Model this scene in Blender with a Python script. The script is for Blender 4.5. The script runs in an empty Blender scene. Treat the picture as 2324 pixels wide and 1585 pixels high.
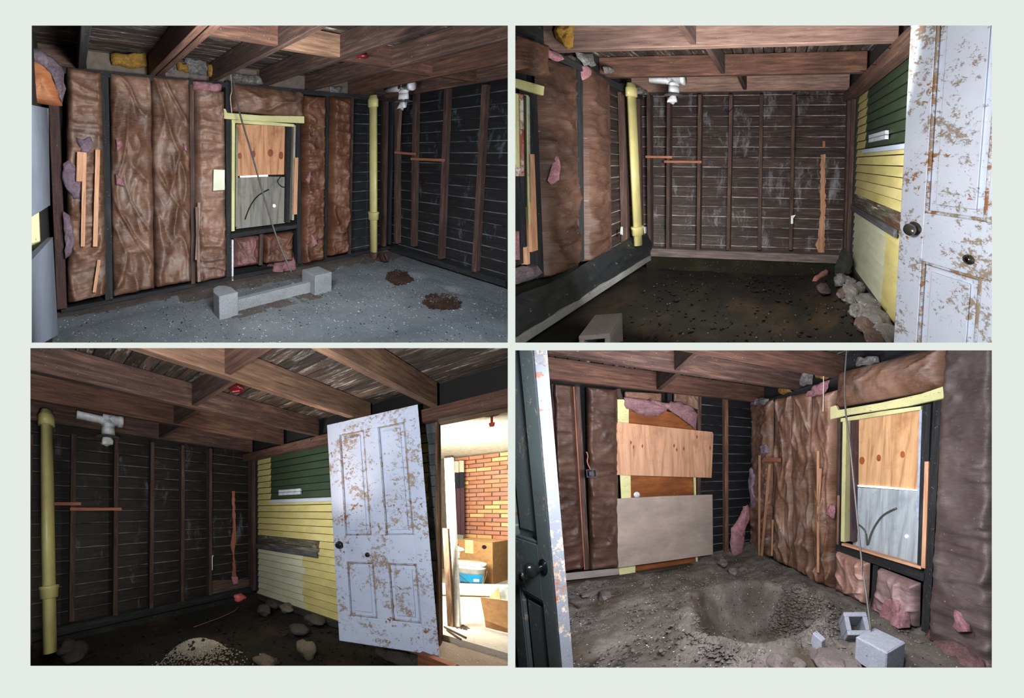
import bpy, bmesh, math, random
from mathutils import Vector, Matrix, noise
C = bpy.context.scene.collection
R = random.Random(7)
# ---------------------------------------------------------------- camera, world, exposure
FM = 930.0; CX, CY = 1162.0, 792.5; EYE = Vector((0, 0, 1.5))
cd = bpy.data.cameras.new('camera'); cam = bpy.data.objects.new('camera', cd); C.objects.link(cam)
cam.location = EYE; cam.rotation_euler = (math.pi / 2, 0, 0)
cd.sensor_width = 36; cd.lens = 36 * FM / 2324; cd.clip_start = .05; cd.clip_end = 60
bpy.context.scene.camera = cam
w = bpy.data.worlds.new('pale_hall'); bpy.context.scene.world = w; w.use_nodes = True  # even white surround added to light the display wall uniformly
w.node_tree.nodes['Background'].inputs[0].default_value = (1.0, 1.0, 1.0, 1)
w.node_tree.nodes['Background'].inputs[1].default_value = .95
vs = bpy.context.scene.view_settings
vs.view_transform = 'Standard'; vs.look = 'None'; vs.gamma = 1; vs.use_curve_mapping = False; vs.exposure = 0

# ---------------------------------------------------------------- the four room sets, sheared about the camera
# each set: f, yaw, pitch, roll, eye x, y, z of its viewpoint in its own room metres; picture centre; opening x0, x1, y0, y1
SETS = {1: (802.26, 4.2073, -.0931, -.0064, 3.839, 3.452, 1.347, 612, 418, 72, 1152.5, 58, 778),
        2: (609.46, 3.2256, -.0830, .0080, 3.446, 1.769, 1.183, 1710.5, 418, 1169.5, 2251, 57.5, 778),
        3: (687.52, 2.4476, .0078, -.0063, 3.777, -.110, 1.191, 610.5, 1151.5, 69, 1152.5, 790.5, 1512),
        4: (726.81, -.5180, -.1399, .0020, .184, 2.191, 1.254, 1710.5, 1156, 1169.5, 2251, 795.5, 1516)}
NAMES = {1: 'upper left', 2: 'upper right', 3: 'lower left', 4: 'lower right'}
H, L, B = 2.05, 4.0, 2.72       # ceiling height, length, breadth of the kitchen
BOARD = .62                     # distance of the border wall from the camera

class ShearedSet:
    """one of the four stage sets: axes ex, ey, ez (room x, y, z) and origin, in world metres"""
    def __init__(s, k):
        f, yaw, pit, rol, x, y, z, cx, cy, s.x0, s.x1, s.y0, s.y1 = SETS[k]
        s.k = k; s.f = f; s.c = (cx, cy); s.E = Vector((x, y, z)); s.objs = []
        fw = Vector((math.cos(yaw) * math.cos(pit), math.sin(yaw) * math.cos(pit), math.sin(pit)))
        r = Vector((math.sin(yaw), -math.cos(yaw), 0)); u = r.cross(fw)
        s.r = math.cos(rol) * r + math.sin(rol) * u; s.u = -math.sin(rol) * r + math.cos(rol) * u; s.fw = fw
        # room axes sheared and stretched in depth about the camera, skewing walls and floor
        a, b, g = (cx - CX) / f, (CY - cy) / f, FM / f
        s.A = Matrix(((*(s.r + a * fw),), (*(g * fw),), (*(s.u + b * fw),)))
        s.O = EYE - s.A @ s.E
    def W(s, p): return s.A @ Vector(p) + s.O
    def ray(s, px, py): return s.fw + s.r * ((px - s.c[0]) / s.f) - s.u * ((py - s.c[1]) / s.f)
    def P(s, px, py, pl):
        o, n = plane(pl); d = s.ray(px, py)
        return s.E + d * ((o - s.E).dot(n) / d.dot(n))
    def px(s, p):
        q = Vector(p) - s.E; z = q.dot(s.fw); return s.c[0] + s.f * q.dot(s.r) / z, s.c[1] - s.f * q.dot(s.u) / z

def plane(pl):
    """point, room-facing normal. ('x'|'y'|'z', c[, sign]) or ('v', (x,y), (x,y)) vertical"""
    if pl[0] == 'v':
        a, b = Vector((*pl[1], 0)), Vector((*pl[2], 0)); d = (b - a).normalized()
        return a, Vector((-d.y, d.x, 0))
    c = pl[1]; i = 'xyz'.index(pl[0]); o = Vector((0, 0, 0)); o[i] = c; n = Vector((0, 0, 0))
    sg = pl[2] if len(pl) > 2 else (1 if i == 2 else (1 if c < (2.0 if i == 0 else 1.36) else -1))
    n[i] = sg; return o, n
def axes(pl):
    o, n = plane(pl)
    if abs(n.z) > .5: return o, n, Vector((1, 0, 0)), Vector((0, 1, 0))
    return o, n, Vector((0, 0, 1)).cross(n).normalized(), Vector((0, 0, 1))

# ---------------------------------------------------------------- materials
def lin(c): return tuple(((x / 255 + .055) / 1.055) ** 2.4 if x > 10 else x / 255 / 12.92 for x in c) + (1,)
class NT:
    def __init__(n, name):
        n.m = bpy.data.materials.new(name); n.m.use_nodes = True; n.t = n.m.node_tree
        n.b = n.t.nodes['Principled BSDF']; a = n.t.nodes.new('ShaderNodeAttribute'); a.attribute_name = 'rc'
        n.rc = a.outputs['Vector']; i = n.t.nodes.new('ShaderNodeObjectInfo'); n.rnd = i.outputs['Random']
    def nd(n, t, **k):
        x = n.t.nodes.new(t)
        for a, v in k.items(): setattr(x, a, v)
        return x
    def put(n, s, v):
        if isinstance(v, bpy.types.NodeSocket): n.t.links.new(v, s)
        else: s.default_value = v
    def vec(n, scale=(1, 1, 1), src=None, loc=(0, 0, 0)):
        m = n.nd('ShaderNodeMapping'); n.put(m.inputs[0], src or n.rc); m.inputs['Scale'].default_value = scale; m.inputs['Location'].default_value = loc
        return m.outputs[0]
    def off(n, src=None):      # shift the pattern object by object
        m = n.nd('ShaderNodeVectorMath', operation='MULTIPLY_ADD'); n.put(m.inputs[0], n.rnd)
        m.inputs[1].default_value = (37, 21, 53); n.put(m.inputs[2], src or n.rc); return m.outputs[0]
    def noise(n, vec, scale, detail=5, rough=.6, dist=0):
        m = n.nd('ShaderNodeTexNoise'); n.put(m.inputs['Vector'], vec); m.inputs['Scale'].default_value = scale
        m.inputs['Detail'].default_value = detail; m.inputs['Roughness'].default_value = rough; m.inputs['Distortion'].default_value = dist
        return m.outputs[0]
    def voro(n, vec, scale, feat='F1'):
        m = n.nd('ShaderNodeTexVoronoi', feature=feat); n.put(m.inputs['Vector'], vec); m.inputs['Scale'].default_value = scale; return m.outputs[0]
    def ramp(n, fac, stops):
        m = n.nd('ShaderNodeValToRGB'); n.put(m.inputs[0], fac); e = m.color_ramp.elements
        while len(e) < len(stops): e.new(.5)
        for x, (p, c) in zip(e, stops):
            x.position = p; x.color = c if isinstance(c, tuple) and len(c) == 4 else (lin(c) if isinstance(c, tuple) else (c, c, c, 1))
        return m.outputs[0]
    def mix(n, f, a, b, mode='MIX'):
        m = n.nd('ShaderNodeMix', data_type='RGBA', blend_type=mode); n.put(m.inputs[0], f)
        n.put(m.inputs[6], lin(a) if isinstance(a, tuple) and len(a) == 3 else a); n.put(m.inputs[7], lin(b) if isinstance(b, tuple) and len(b) == 3 else b)
        return m.outputs[2]
    def math(n, op, a, b=0.0):
        m = n.nd('ShaderNodeMath', operation=op); n.put(m.inputs[0], a); n.put(m.inputs[1], b); return m.outputs[0]
    def thr(n, fac, lo, hi): return n.ramp(fac, [(lo, 0.0), (hi, 1.0)])
    def sep(n, v, i):
        m = n.nd('ShaderNodeSeparateXYZ'); n.put(m.inputs[0], v); return m.outputs[i]
    def done(n, col, rough=.8, bump=None, bs=.5, bd=.004, spec=.35, metal=0, vary=.0):
        if vary:
            h = n.nd('ShaderNodeHueSaturation'); n.put(h.inputs['Color'], col if not isinstance(col, tuple) else lin(col))
            n.put(h.inputs['Value'], n.math('ADD', n.math('MULTIPLY', n.rnd, 2 * vary), 1 - vary)); col = h.outputs[0]
        n.put(n.b.inputs['Base Color'], lin(col) if isinstance(col, tuple) else col); n.put(n.b.inputs['Roughness'], rough)
        n.b.inputs['Specular IOR Level'].default_value = spec; n.b.inputs['Metallic'].default_value = metal
        if bump is not None:
            k = n.nd('ShaderNodeBump'); k.inputs['Strength'].default_value = bs; k.inputs['Distance'].default_value = bd
            n.put(k.inputs['Height'], bump); n.t.links.new(k.outputs[0], n.b.inputs['Normal'])
        return n.m
def wood(name, dark, mid, light, white=None, wthr=.62, rough=.8, gy=14, vary=.18, blotch=.5, stain=None, sthr=.6, bs=.5):
    n = NT(name); v = n.off(); g = n.noise(n.vec((1.2, gy, gy), v), 3.0, 7, .65, .3)
    big = n.noise(n.vec((1, 2.5, 2.5), v), 2.2, 4, .6)
    c = n.ramp(g, [(.3, dark), (.52, mid), (.72, light)])
    c = n.mix(n.math('MULTIPLY', n.thr(big, .35, .65), blotch), c, dark)
    if stain: c = n.mix(n.thr(n.noise(n.vec((1, 3, 3), v, (9, 4, 2)), 3.1, 6, .7), sthr, sthr + .07), c, stain)
    if white: c = n.mix(n.thr(n.noise(n.vec((1, 5, 5), v, (3, 8, 1)), 4.0, 8, .75), wthr, wthr + .12), c, white)
    c = n.mix(n.math('MULTIPLY', n.thr(n.noise(v, 75, 3, .7), .67, .72), .55), c, (168, 162, 156))
    return n.done(c, rough, g, bs, .004, vary=vary)
def kraft(name, dark, mid, light, dust, dthr=.56, rough=.5):
    n = NT(name); v = n.off(); a = n.noise(v, 2.2, 6, .65, .6); f = n.noise(n.vec((9, 40, 1), v), 2.0, 5, .7)
    c = n.ramp(n.mix(.25, a, f), [(.34, dark), (.5, mid), (.66, light)])
    c = n.mix(n.math('MULTIPLY', n.thr(n.noise(v, 3.3, 7, .7, .3), dthr, dthr + .16), .75), c, dust)
    c = n.mix(n.math('MULTIPLY', n.thr(n.noise(v, 60, 3, .7), .68, .72), .5), c, (178, 164, 152))
    c = n.mix(n.math('MULTIPLY', n.thr(n.noise(n.vec((1, .5, 1), v, (3, 3, 3)), 1.6, 5, .6), .5, .66), .28), c, light)
    fold = n.noise(n.vec((1, 1.6, 1), v), 8, 9, .75, 1.2)
    rd = n.nd('ShaderNodeTexNoise', noise_type='RIDGED_MULTIFRACTAL'); n.put(rd.inputs['Vector'], n.vec((1, .6, 1), v)); rd.inputs['Scale'].default_value = 5; rd.inputs['Detail'].default_value = 5; rd.inputs['Distortion'].default_value = .8
    c = n.mix(n.math('MULTIPLY', n.thr(rd.outputs[0], .35, 1.0), .35), c, light)
    return n.done(c, n.ramp(fold, [(.3, rough - .14), (.7, rough + .18)]), n.mix(.5, n.mix(.35, fold, f), rd.outputs[0]), .85, .016, .45, vary=.06)
def fluff(name, a, b, c2, rough=.95):
    n = NT(name); v = n.off(); a1 = n.noise(v, 11, 9, .85, .8); a2 = n.noise(v, 60, 4, .7)
    return n.done(n.ramp(n.mix(.3, a1, a2), [(.32, a), (.5, b), (.68, c2)]), rough, a1, 1, .02, .1)
def dirt(name, a, b, c2, pale, dk, warm=None, sc=1.0, pth=.16):
    n = NT(name); v = n.rc; g = n.noise(v, 2.3 * sc, 8, .65, .4); f = n.noise(v, 55, 6, .8)
    c = n.ramp(n.mix(.45, g, f), [(.33, a), (.5, b), (.66, c2)])
    if warm: c = n.mix(n.thr(n.noise(v, 1.4, 5, .6), .52, .66), c, warm)
    vr = n.voro(v, 34); pick = n.noise(v, 9, 2)
    c = n.mix(n.math('MULTIPLY', n.math('LESS_THAN', vr, pth), n.math('GREATER_THAN', pick, .53)), c, pale)
    c = n.mix(n.math('MULTIPLY', n.math('LESS_THAN', n.voro(n.vec(loc=(5, 3, 1)), 21), .13), n.math('LESS_THAN', pick, .47)), c, dk)
    return n.done(c, .95, n.mix(.4, f, n.noise(v, 14, 6, .7)), 1, .02, .15)
def peel(name, base, shade, tan, rust, th=.6):
    n = NT(name); v = n.rc; a = n.noise(v, 4.3, 9, .74, .25); fine = n.noise(v, 30, 8, .82, .3); g = n.noise(n.vec((1, 18, 1)), 3, 5)
    c = n.mix(n.math('MULTIPLY', n.thr(n.noise(v, 1.7, 4), .4, .7), .6), base, shade)
    m = n.thr(n.mix(.5, a, fine), th - .05, th - .035); c = n.mix(m, c, n.ramp(fine, [(.4, tan), (.6, (150, 140, 128))]))
    m2 = n.thr(n.mix(.45, n.noise(n.vec(loc=(7, 3, 2)), 5.6, 8, .7), fine), th + .0, th + .01); c = n.mix(m2, c, n.ramp(g, [(.35, rust), (.65, tan)]))
    m3 = n.thr(n.noise(n.vec(loc=(1, 9, 2)), 42, 6, .75), .665, .68); c = n.mix(m3, c, (60, 50, 45))
    ht = n.math('SUBTRACT', 1, n.math('MAXIMUM', m, n.math('MAXIMUM', m2, m3)))
    return n.done(c, .45, n.mix(.15, ht, g), .5, .004, .4)
def paint(name, base, shade, scuff=(70, 70, 60), st=.68, rough=.6, dustc=None, vary=.05):
    n = NT(name); v = n.off(); a = n.noise(n.vec((1, 2, 2), v), 2.4, 7, .7); f = n.noise(n.vec((2, 7, 7), v), 12, 7, .75)
    c = n.mix(n.thr(a, .38, .68), base, shade)
    if dustc: c = n.mix(n.math('MULTIPLY', n.thr(n.noise(v, 5, 7, .7), .5, .7), .5), c, dustc)
    c = n.mix(n.thr(f, st, st + .03), c, scuff)
    return n.done(c, rough, f, .4, .003, vary=vary)
def sheathing(name, a, b, c2, dust, white, wth=.6):
    """tarred back of the weatherboards: dust on each board's lip, chalky bloom"""
    n = NT(name); v = n.off(); g = n.noise(n.vec((1.2, 12, 1), v), 3, 7, .7, .4)
    c = n.ramp(g, [(.32, a), (.52, b), (.7, c2)])
    y = n.sep(n.rc, 1); lip = n.math('LESS_THAN', y, n.math('MULTIPLY', n.noise(v, 6, 4), .02))
    c = n.mix(n.math('MULTIPLY', lip, n.thr(n.noise(n.vec((1, .2, 1), v), 4, 5), .36, .58)), c, dust)
    wall = n.nd('ShaderNodeCombineXYZ'); n.put(wall.inputs[0], n.sep(n.rc, 0)); n.put(wall.inputs[1], n.sep(n.rc, 2))
    m = n.thr(n.noise(n.vec((3.2, 1.1, 1), wall.outputs[0]), 1.5, 9, .78, .3), wth, wth + .22); c = n.mix(n.math('MULTIPLY', m, .8), c, white)
    c = n.mix(n.math('MULTIPLY', n.thr(n.noise(v, 80, 3, .7), .66, .71), .6), c, dust)
    return n.done(c, .6, g, .7, .006, .45, vary=.2)
def plain(name, c, rough=.6, metal=0, bump=0, vary=0, spec=.4):
    n = NT(name); f = n.noise(n.off(), 18, 6, .7)
    d = tuple(int(x * .78) for x in c)
    return n.done(n.mix(n.thr(f, .4, .75), c, d), rough, f if bump else None, .4, .003 * (bump or 1), spec, metal, vary)
def ply(name, base, grain, knot, rough=.6):
    n = NT(name); v = n.rc; wv = n.noise(n.vec((14, 1.1, 1), v), 1.6, 6, .6, .9)
    c = n.ramp(wv, [(.35, grain), (.5, base), (.65, tuple(min(255, int(x * 1.1)) for x in base))])
    c = n.mix(n.thr(n.noise(v, 3, 6, .7), .55, .72), c, grain)
    c = n.mix(n.math('MULTIPLY', n.thr(n.noise(n.vec(loc=(4, 1, 1)), 30, 4, .7), .7, .73), .7), c, knot)
    return n.done(c, rough, wv, .2, .002, .3)

# ---------------------------------------------------------------- mesh building (in room metres, laid out on the set's sheared axes)
class MB:
    def __init__(b): b.v = []; b.f = []; b.t = []; b.r = []
    def add(b, vs, fs, rc):
        o = len(b.v); b.v += [Vector(x) for x in vs]; b.f += [tuple(o + i for i in f) for f in fs]; b.t += [Vector(x) for x in rc]; return b
    def box8(b, p, along=None, bevel=0):
        """eight corners: 0-3 back ring, 4-7 front ring"""
        fs = [(3, 2, 1, 0), (4, 5, 6, 7), (0, 1, 5, 4), (1, 2, 6, 5), (2, 3, 7, 6), (3, 0, 4, 7)]
        p = [Vector(x) for x in p]; o = p[0]; e = [(p[1] - o), (p[3] - o), (p[4] - o)]
        e.sort(key=lambda x: -x.length); e = [x.normalized() for x in e]
        j = R.uniform(0, 9)
        b.add(p, fs, [(Vector(((q - o).dot(e[0]), (q - o).dot(e[1]), (q - o).dot(e[2])))) for q in p]); return b
    def box(b, x0, x1, y0, y1, z0, z1):
        return b.box8([(x0, y0, z0), (x1, y0, z0), (x1, y1, z0), (x0, y1, z0), (x0, y0, z1), (x1, y0, z1), (x1, y1, z1), (x0, y1, z1)])
    def beam(b, A, Bq, w, d, side, dep):
        """a bar from A to Bq, width w along side, front face centred on A-Bq, depth d along dep"""
        A, Bq = Vector(A), Vector(Bq); s2 = Vector(side).normalized() * (w / 2); dd = Vector(dep).normalized() * d
        return b.box8([A - s2 + dd, A + s2 + dd, Bq + s2 + dd, Bq - s2 + dd, A - s2, A + s2, Bq + s2, Bq - s2])
    def tube(b, pts, rad, n=14, cap=True):
        pts = [Vector(p) for p in pts]; rad = rad if isinstance(rad, (list, tuple)) else [rad] * len(pts); o = len(b.v); L_ = 0
        for i, p in enumerate(pts):
            d = (pts[min(i + 1, len(pts) - 1)] - pts[max(i - 1, 0)])
            if d.length < 1e-6: d = Vector((0, 0, 1))
            d.normalize(); a = d.cross(Vector((0, 0, 1)) if abs(d.z) < .9 else Vector((1, 0, 0))).normalized(); c = d.cross(a)
            if i: L_ += (p - pts[i - 1]).length
            for j in range(n):
                t = 2 * math.pi * j / n; b.v.append(p + (a * math.cos(t) + c * math.sin(t)) * rad[i]); b.t.append(Vector((L_, rad[i] * math.cos(t), rad[i] * math.sin(t))))
        for i in range(len(pts) - 1):
            for j in range(n): k = (j + 1) % n; b.f.append((o + i * n + j, o + i * n + k, o + i * n + n + k, o + i * n + n + j))
        if cap: b.f.append(tuple(o + j for j in range(n))[::-1]); b.f.append(tuple(o + (len(pts) - 1) * n + j for j in range(n)))
        return b
    def lathe(b, c, prof, axis=(0, 0, 1), n=24):
        ax = Vector(axis).normalized(); return b.tube([Vector(c) + ax * h for h, r in prof], [r for h, r in prof], n)
    def prism(b, pts, dv, o=None, u=None, v=None):
        """outline pts (front), extruded by dv to the back"""
        pts = [Vector(p) for p in pts]; dv = Vector(dv); n = len(pts); bk = [p + dv for p in pts]
        o = o or pts[0]; u = u or (pts[1] - pts[0]).normalized(); w3 = dv.normalized(); v = v or w3.cross(u)
        rc = [Vector(((q - o).dot(u), (q - o).dot(v), (q - o).dot(w3))) for q in pts + bk]
        fs = [tuple(range(n)), tuple(range(2 * n - 1, n - 1, -1))] + [(i, n + i, n + (i + 1) % n, (i + 1) % n) for i in range(n)]
        return b.add(pts + bk, fs, rc)
    def grid(b, nu, nv, fn):
        o = len(b.v)
        for j in range(nv + 1):
            for i in range(nu + 1):
                p, rc = fn(i / nu, j / nv); b.v.append(Vector(p)); b.t.append(Vector(rc))
        for j in range(nv):
            for i in range(nu): a = o + j * (nu + 1) + i; b.f.append((a, a + 1, a + nu + 2, a + nu + 1))
        return b
    def build(b, s, name, mat, parent=None, smooth=False, bev=0, **kw):
        vs = [s.W(p) for p in b.v]; lo = Vector([min(v[i] for v in vs) for i in range(3)]); hi = Vector([max(v[i] for v in vs) for i in range(3)])
        org = Vector(((lo.x + hi.x) / 2, (lo.y + hi.y) / 2, lo.z))
        if parent is not None: org = Vector(parent["_o"])
        me = bpy.data.meshes.new(name); me.from_pydata([v - org for v in vs], [], b.f)
        at = me.attributes.new('rc', 'FLOAT_VECTOR', 'POINT'); at.data.foreach_set('vector', [c for t in b.t for c in t])
        me.materials.append(mat); bm = bmesh.new(); bm.from_mesh(me)
        if not smooth or smooth == 2: bmesh.ops.recalc_face_normals(bm, faces=bm.faces)
        if bev:
            bmesh.ops.bevel(bm, geom=bm.edges[:], offset=bev, segments=1, affect='EDGES', clamp_overlap=True)
        for f in bm.faces: f.smooth = bool(smooth)
        bm.to_mesh(me); bm.free()
        ob = bpy.data.objects.new(name, me); C.objects.link(ob); ob['_o'] = org; ob['_s'] = s.k
        if parent is not None: ob.parent = parent
        else: ob.location = org
        for a, v in kw.items(): ob[a] = v
        s.objs.append(ob); return ob
def empty(s, name, p, **kw):
    o = bpy.data.objects.new(name, None); C.objects.link(o); o.location = s.W(p); o['_o'] = o.location.copy(); o.empty_display_size = .05
    for a, v in kw.items(): o[a] = v
    s.objs.append(o); return o
def tg(label, cat, group=None):
    d = dict(label=label, category=cat)
    if group: d['group'] = group
    return d
ST = dict(kind='structure')

def slab(s, pl, pts, th, name, mat, parent=None, bev=0, rough=0, **kw):
    """flat piece: outline traced by where its corners lie on the plane pl, thickness th behind it"""
    o, n, u, v = axes(pl); q = [s.P(x, y, pl) for x, y in pts]
    if rough: q = jag(q, rough, u, v)
    return MB().prism(q, -n * th, q[0], u, v).build(s, name, mat, parent, bev=bev, **kw)
def jag(q, amp, u, v, step=.03):
    out = []
    for i in range(len(q)):
        a, b = q[i], q[(i + 1) % len(q)]; m = max(1, int((b - a).length / step))
        for j in range(m):
            p = a.lerp(b, j / m)
            if j: p = p + u * R.uniform(-amp, amp) + v * R.uniform(-amp, amp)
            out.append(p)
    return out
def stud(s, pl, t, b, wd, th, name, mat, parent, bev=0, **kw):
    """a bar whose face lies on pl, from pixel-measured end t to end b"""
    o, n, u, v = axes(pl); A, Q = s.P(*t, pl), s.P(*b, pl); d = (Q - A).normalized()
    return MB().beam(A, Q, wd, th, n.cross(d), -n).build(s, name, mat, parent, bev=bev, **kw)
def fbm(x, y, z=0., o=4):
    a, r = 1., 0.
    for i in range(o): r += a * noise.noise((x, y, z)); x *= 2.03; y *= 2.03; z += 7; a *= .5
    return r
def crease(x): return max(0., 1 - abs(x) * 4.5) ** 1.5
def folds(a, b, W_, H_, style, seed):
    """paper folds: a across, b down (metres)"""
    u = a / W_ - .5; wx = .35 * noise.noise((a * 2.2, b * 1.4, seed)); wy = .3 * noise.noise((a * 2, b * 1.6, seed + 5))
    low = min(1., b / H_ * 1.25 + .12); h = 0
    if style == 'swag':
        q = b * 15 - 9 * (1 - 4 * u * u) * .45 + 6 * wx; m = max(0, min(1, .5 + 1.6 * noise.noise((a * 1.5, b * 1.6, seed + 9))))
        h += .034 * (.5 + .5 * math.sin(q)) ** 2 * m * low
        h += .022 * crease(noise.noise((a * 3 + wx, b * 9 + wy, seed + 2)))
    elif style == 'drape':
        q = (a + wx * .8 + .25 * u * b) * 13; m = max(0, min(1, .35 + 1.6 * noise.noise((a * 2, b * 1.1, seed + 9))))
        h += .045 * (.5 + .5 * math.sin(q + 5 * wy)) ** 2.5 * m * low
        h += .03 * crease(noise.noise((a * 6 + 3 * wx, b * 1.6 + a * 2.4, seed + 2))) * low
        h += .026 * crease(noise.noise((a * 4 + 2 * wx, b * 2.3 - a * 3, seed + 3)))
    else:
        h += .024 * crease(noise.noise((a * 4 + wx, b * 5 + wy + a * 2, seed + 2))) + .010 * crease(noise.noise((a * 7 - b * 3, b * 3, seed + 4)))
    h += .014 * fbm(a * 4, b * 3, seed, 3) + .004 * fbm(a * 22, b * 22, seed, 2)
    return h
def batt(s, pl, quad, bulge, style, seed, mat, name='insulation_batt', parent=None, nu=36, nv=110, amp=1., edge=.05, **kw):
    """faced insulation batt: pillowed, wrinkled sheet between corners TL, TR, BR, BL on pl"""
    o, n, u, v = axes(pl); q = [s.P(x, y, pl) for x, y in quad]; W_ = (q[1] - q[0]).length; H_ = (q[3] - q[0]).length
    def fn(i, j):
        p = q[0].lerp(q[1], i).lerp(q[3].lerp(q[2], i), j); e = min(i, 1 - i, j * H_ / W_, (1 - j) * H_ / W_)
        m = min(1, e / .18); m = math.sin(m * math.pi / 2) ** .7 if m > 0 else 0
        jit = (noise.noise((j * H_ * 6, i * 3, seed)) * .007) * (1 if .04 < i < .96 else 1.4)
        off = m * (bulge + amp * folds(i * W_, j * H_, W_, H_, style, seed)) - (0 if e > 0 else edge)
        return p + n * off + (q[1] - q[0]).normalized() * jit * (1 if e > 0 else .3), (i * W_, j * H_, 0)
    return MB().grid(nu, nv, fn).build(s, name, mat, parent, smooth=True, **kw)
def pad(s, pl, pts, bulge, mat, name, parent=None, rough=.012, seed=0, lift=0., nr=8, fr=14, back=.02, ctr=None, **kw):
    """a puffy, ragged lump over an outline on pl"""
    o, n, u, v = axes(pl); q = [s.P(x, y, pl) for x, y in pts]
    q = jag(q, rough * .8, u, v, .035); c = sum(q, Vector()) / len(q) if ctr is None else s.P(*ctr, pl); b = MB(); m = len(q)
    b.v.append(c + n * (bulge + lift)); b.t.append(Vector((0, 0, 0)))
    for r in range(1, nr + 1):
        t = r / nr
        for p in q:
            x = c.lerp(p, t); k = (1 - t * t) ** .5 if t < 1 else 0; d = x - c; a, e = d.dot(u), d.dot(v)
            hh = bulge * k + lift + rough * 1.5 * fbm(a * fr, e * fr, seed, 4) * (1 if t < 1 else 0) - (back if t == 1 else 0)
            b.v.append(x + n * hh); b.t.append(Vector((a, e, hh)))
    for j in range(m): b.f.append((0, 1 + j, 1 + (j + 1) % m))
    for r in range(nr - 1):
        for j in range(m): k = (j + 1) % m; A = 1 + r * m; b.f.append((A + j, A + m + j, A + m + k, A + k))
    return b.build(s, name, mat, parent, smooth=2, **kw)
def rock(s, p, r, mat, name, seed, sq=(1, 1, .7), parent=None, sub=2, amp=.3, flat=False, **kw):
    bm = bmesh.new(); bmesh.ops.create_icosphere(bm, subdivisions=sub, radius=1); b = MB(); p = Vector(p)
    vs = []
    for x in bm.verts:
        d = x.co; k = 1 + amp * noise.noise(d * 1.3 + Vector((seed, 0, 0))) + amp * .4 * noise.noise(d * 3.5 + Vector((0, seed, 0)))
        vs.append(Vector((d.x * sq[0], d.y * sq[1], d.z * sq[2])) * (r * k) + p)
    b.add(vs, [tuple(y.index for y in f.verts) for f in bm.faces], [x - p for x in vs]); bm.free()
    return b.build(s, name, mat, parent, smooth=not flat, **kw)
def cord(s, pts, rad, name, mat, parent=None, n=8, sub=6, **kw):
    """smooth wire through room points"""
    q = [Vector(x) for x in pts]; out = []
    for i in range(len(q) - 1):
        a, b_, c, d = q[max(i - 1, 0)], q[i], q[i + 1], q[min(i + 2, len(q) - 1)]
        for j in range(sub):
            t = j / sub; out.append(.5 * ((2 * b_) + (c - a) * t + (2 * a - 5 * b_ + 4 * c - d) * t * t + (3 * b_ - a - 3 * c + d) * t ** 3))
    out.append(q[-1]); return MB().tube(out, rad, n).build(s, name, mat, parent, smooth=True, **kw)
def hfloor(s, x0, x1, y0, y1, h, step, mat, name='floor', fr=1., a1=.03, mat2=None, fn2=None, **kw):
    nu, nv = int((x1 - x0) / step), int((y1 - y0) / step)
    def fn(i, j):
        x, y = x0 + (x1 - x0) * i, y0 + (y1 - y0) * j
        z = h(x, y) + a1 * fbm(x * 2.1 * fr, y * 2.1 * fr, 3, 3) + a1 * .35 * fbm(x * 14, y * 14, 8, 3); return (x, y, z), (x, y, z)
    ob = MB().grid(nu, nv, fn).build(s, name, mat, None, smooth=True, kind='structure', **kw)
    if mat2:
        ob.data.materials.append(mat2); rc = ob.data.attributes['rc'].data
        for p in ob.data.polygons:
            q = rc[p.vertices[0]].vector
            if fn2(q.x, q.y): p.material_index = 1
    return ob
def pebbles(s, h, spots, mat, name, parent, r0, r1, seed, **kw):
    """small loose bits of gravel and rubbish, one joined piece"""
    r_ = random.Random(seed); b = MB()
    for (x, y) in spots:
        r = r_.uniform(r0, r1); c = Vector((x, y, h(x, y) + r * .3)); a = r_.uniform(0, 3)
        dx, dy = Vector((math.cos(a), math.sin(a), 0)) * r * r_.uniform(.8, 2), Vector((-math.sin(a), math.cos(a), 0)) * r * r_.uniform(.5, 1)
        vs = [c + dx, c + dy, c - dx, c - dy * 1.1, c + Vector((0, 0, r * .8)), c - Vector((0, 0, r))]
        b.add(vs, [(0, 1, 4), (1, 2, 4), (2, 3, 4), (3, 0, 4), (1, 0, 5), (2, 1, 5), (3, 2, 5), (0, 3, 5)], vs)
    return b.build(s, name, mat, parent, kind='stuff', **kw)
def area(s, p, to, size, power, col, name, spread=180):
    ld = bpy.data.lights.new(name, 'AREA'); ld.energy = power; ld.color = col; ld.size = size; ld.spread = math.radians(spread)
    o = bpy.data.objects.new(name, ld); C.objects.link(o); o.location = s.W(p)
    o.rotation_euler = (s.W(to) - s.W(p)).to_track_quat('-Z', 'Y').to_euler(); return o
def spot(s, p, to, ang, power, col, name, size=.03, blend=.4):
    ld = bpy.data.lights.new(name, 'SPOT'); ld.energy = power; ld.color = col; ld.shadow_soft_size = size; ld.spot_size = math.radians(ang); ld.spot_blend = blend
    o = bpy.data.objects.new(name, ld); C.objects.link(o); o.location = s.W(p)
    o.rotation_euler = (s.W(to) - s.W(p)).to_track_quat('-Z', 'Y').to_euler(); return o

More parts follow.
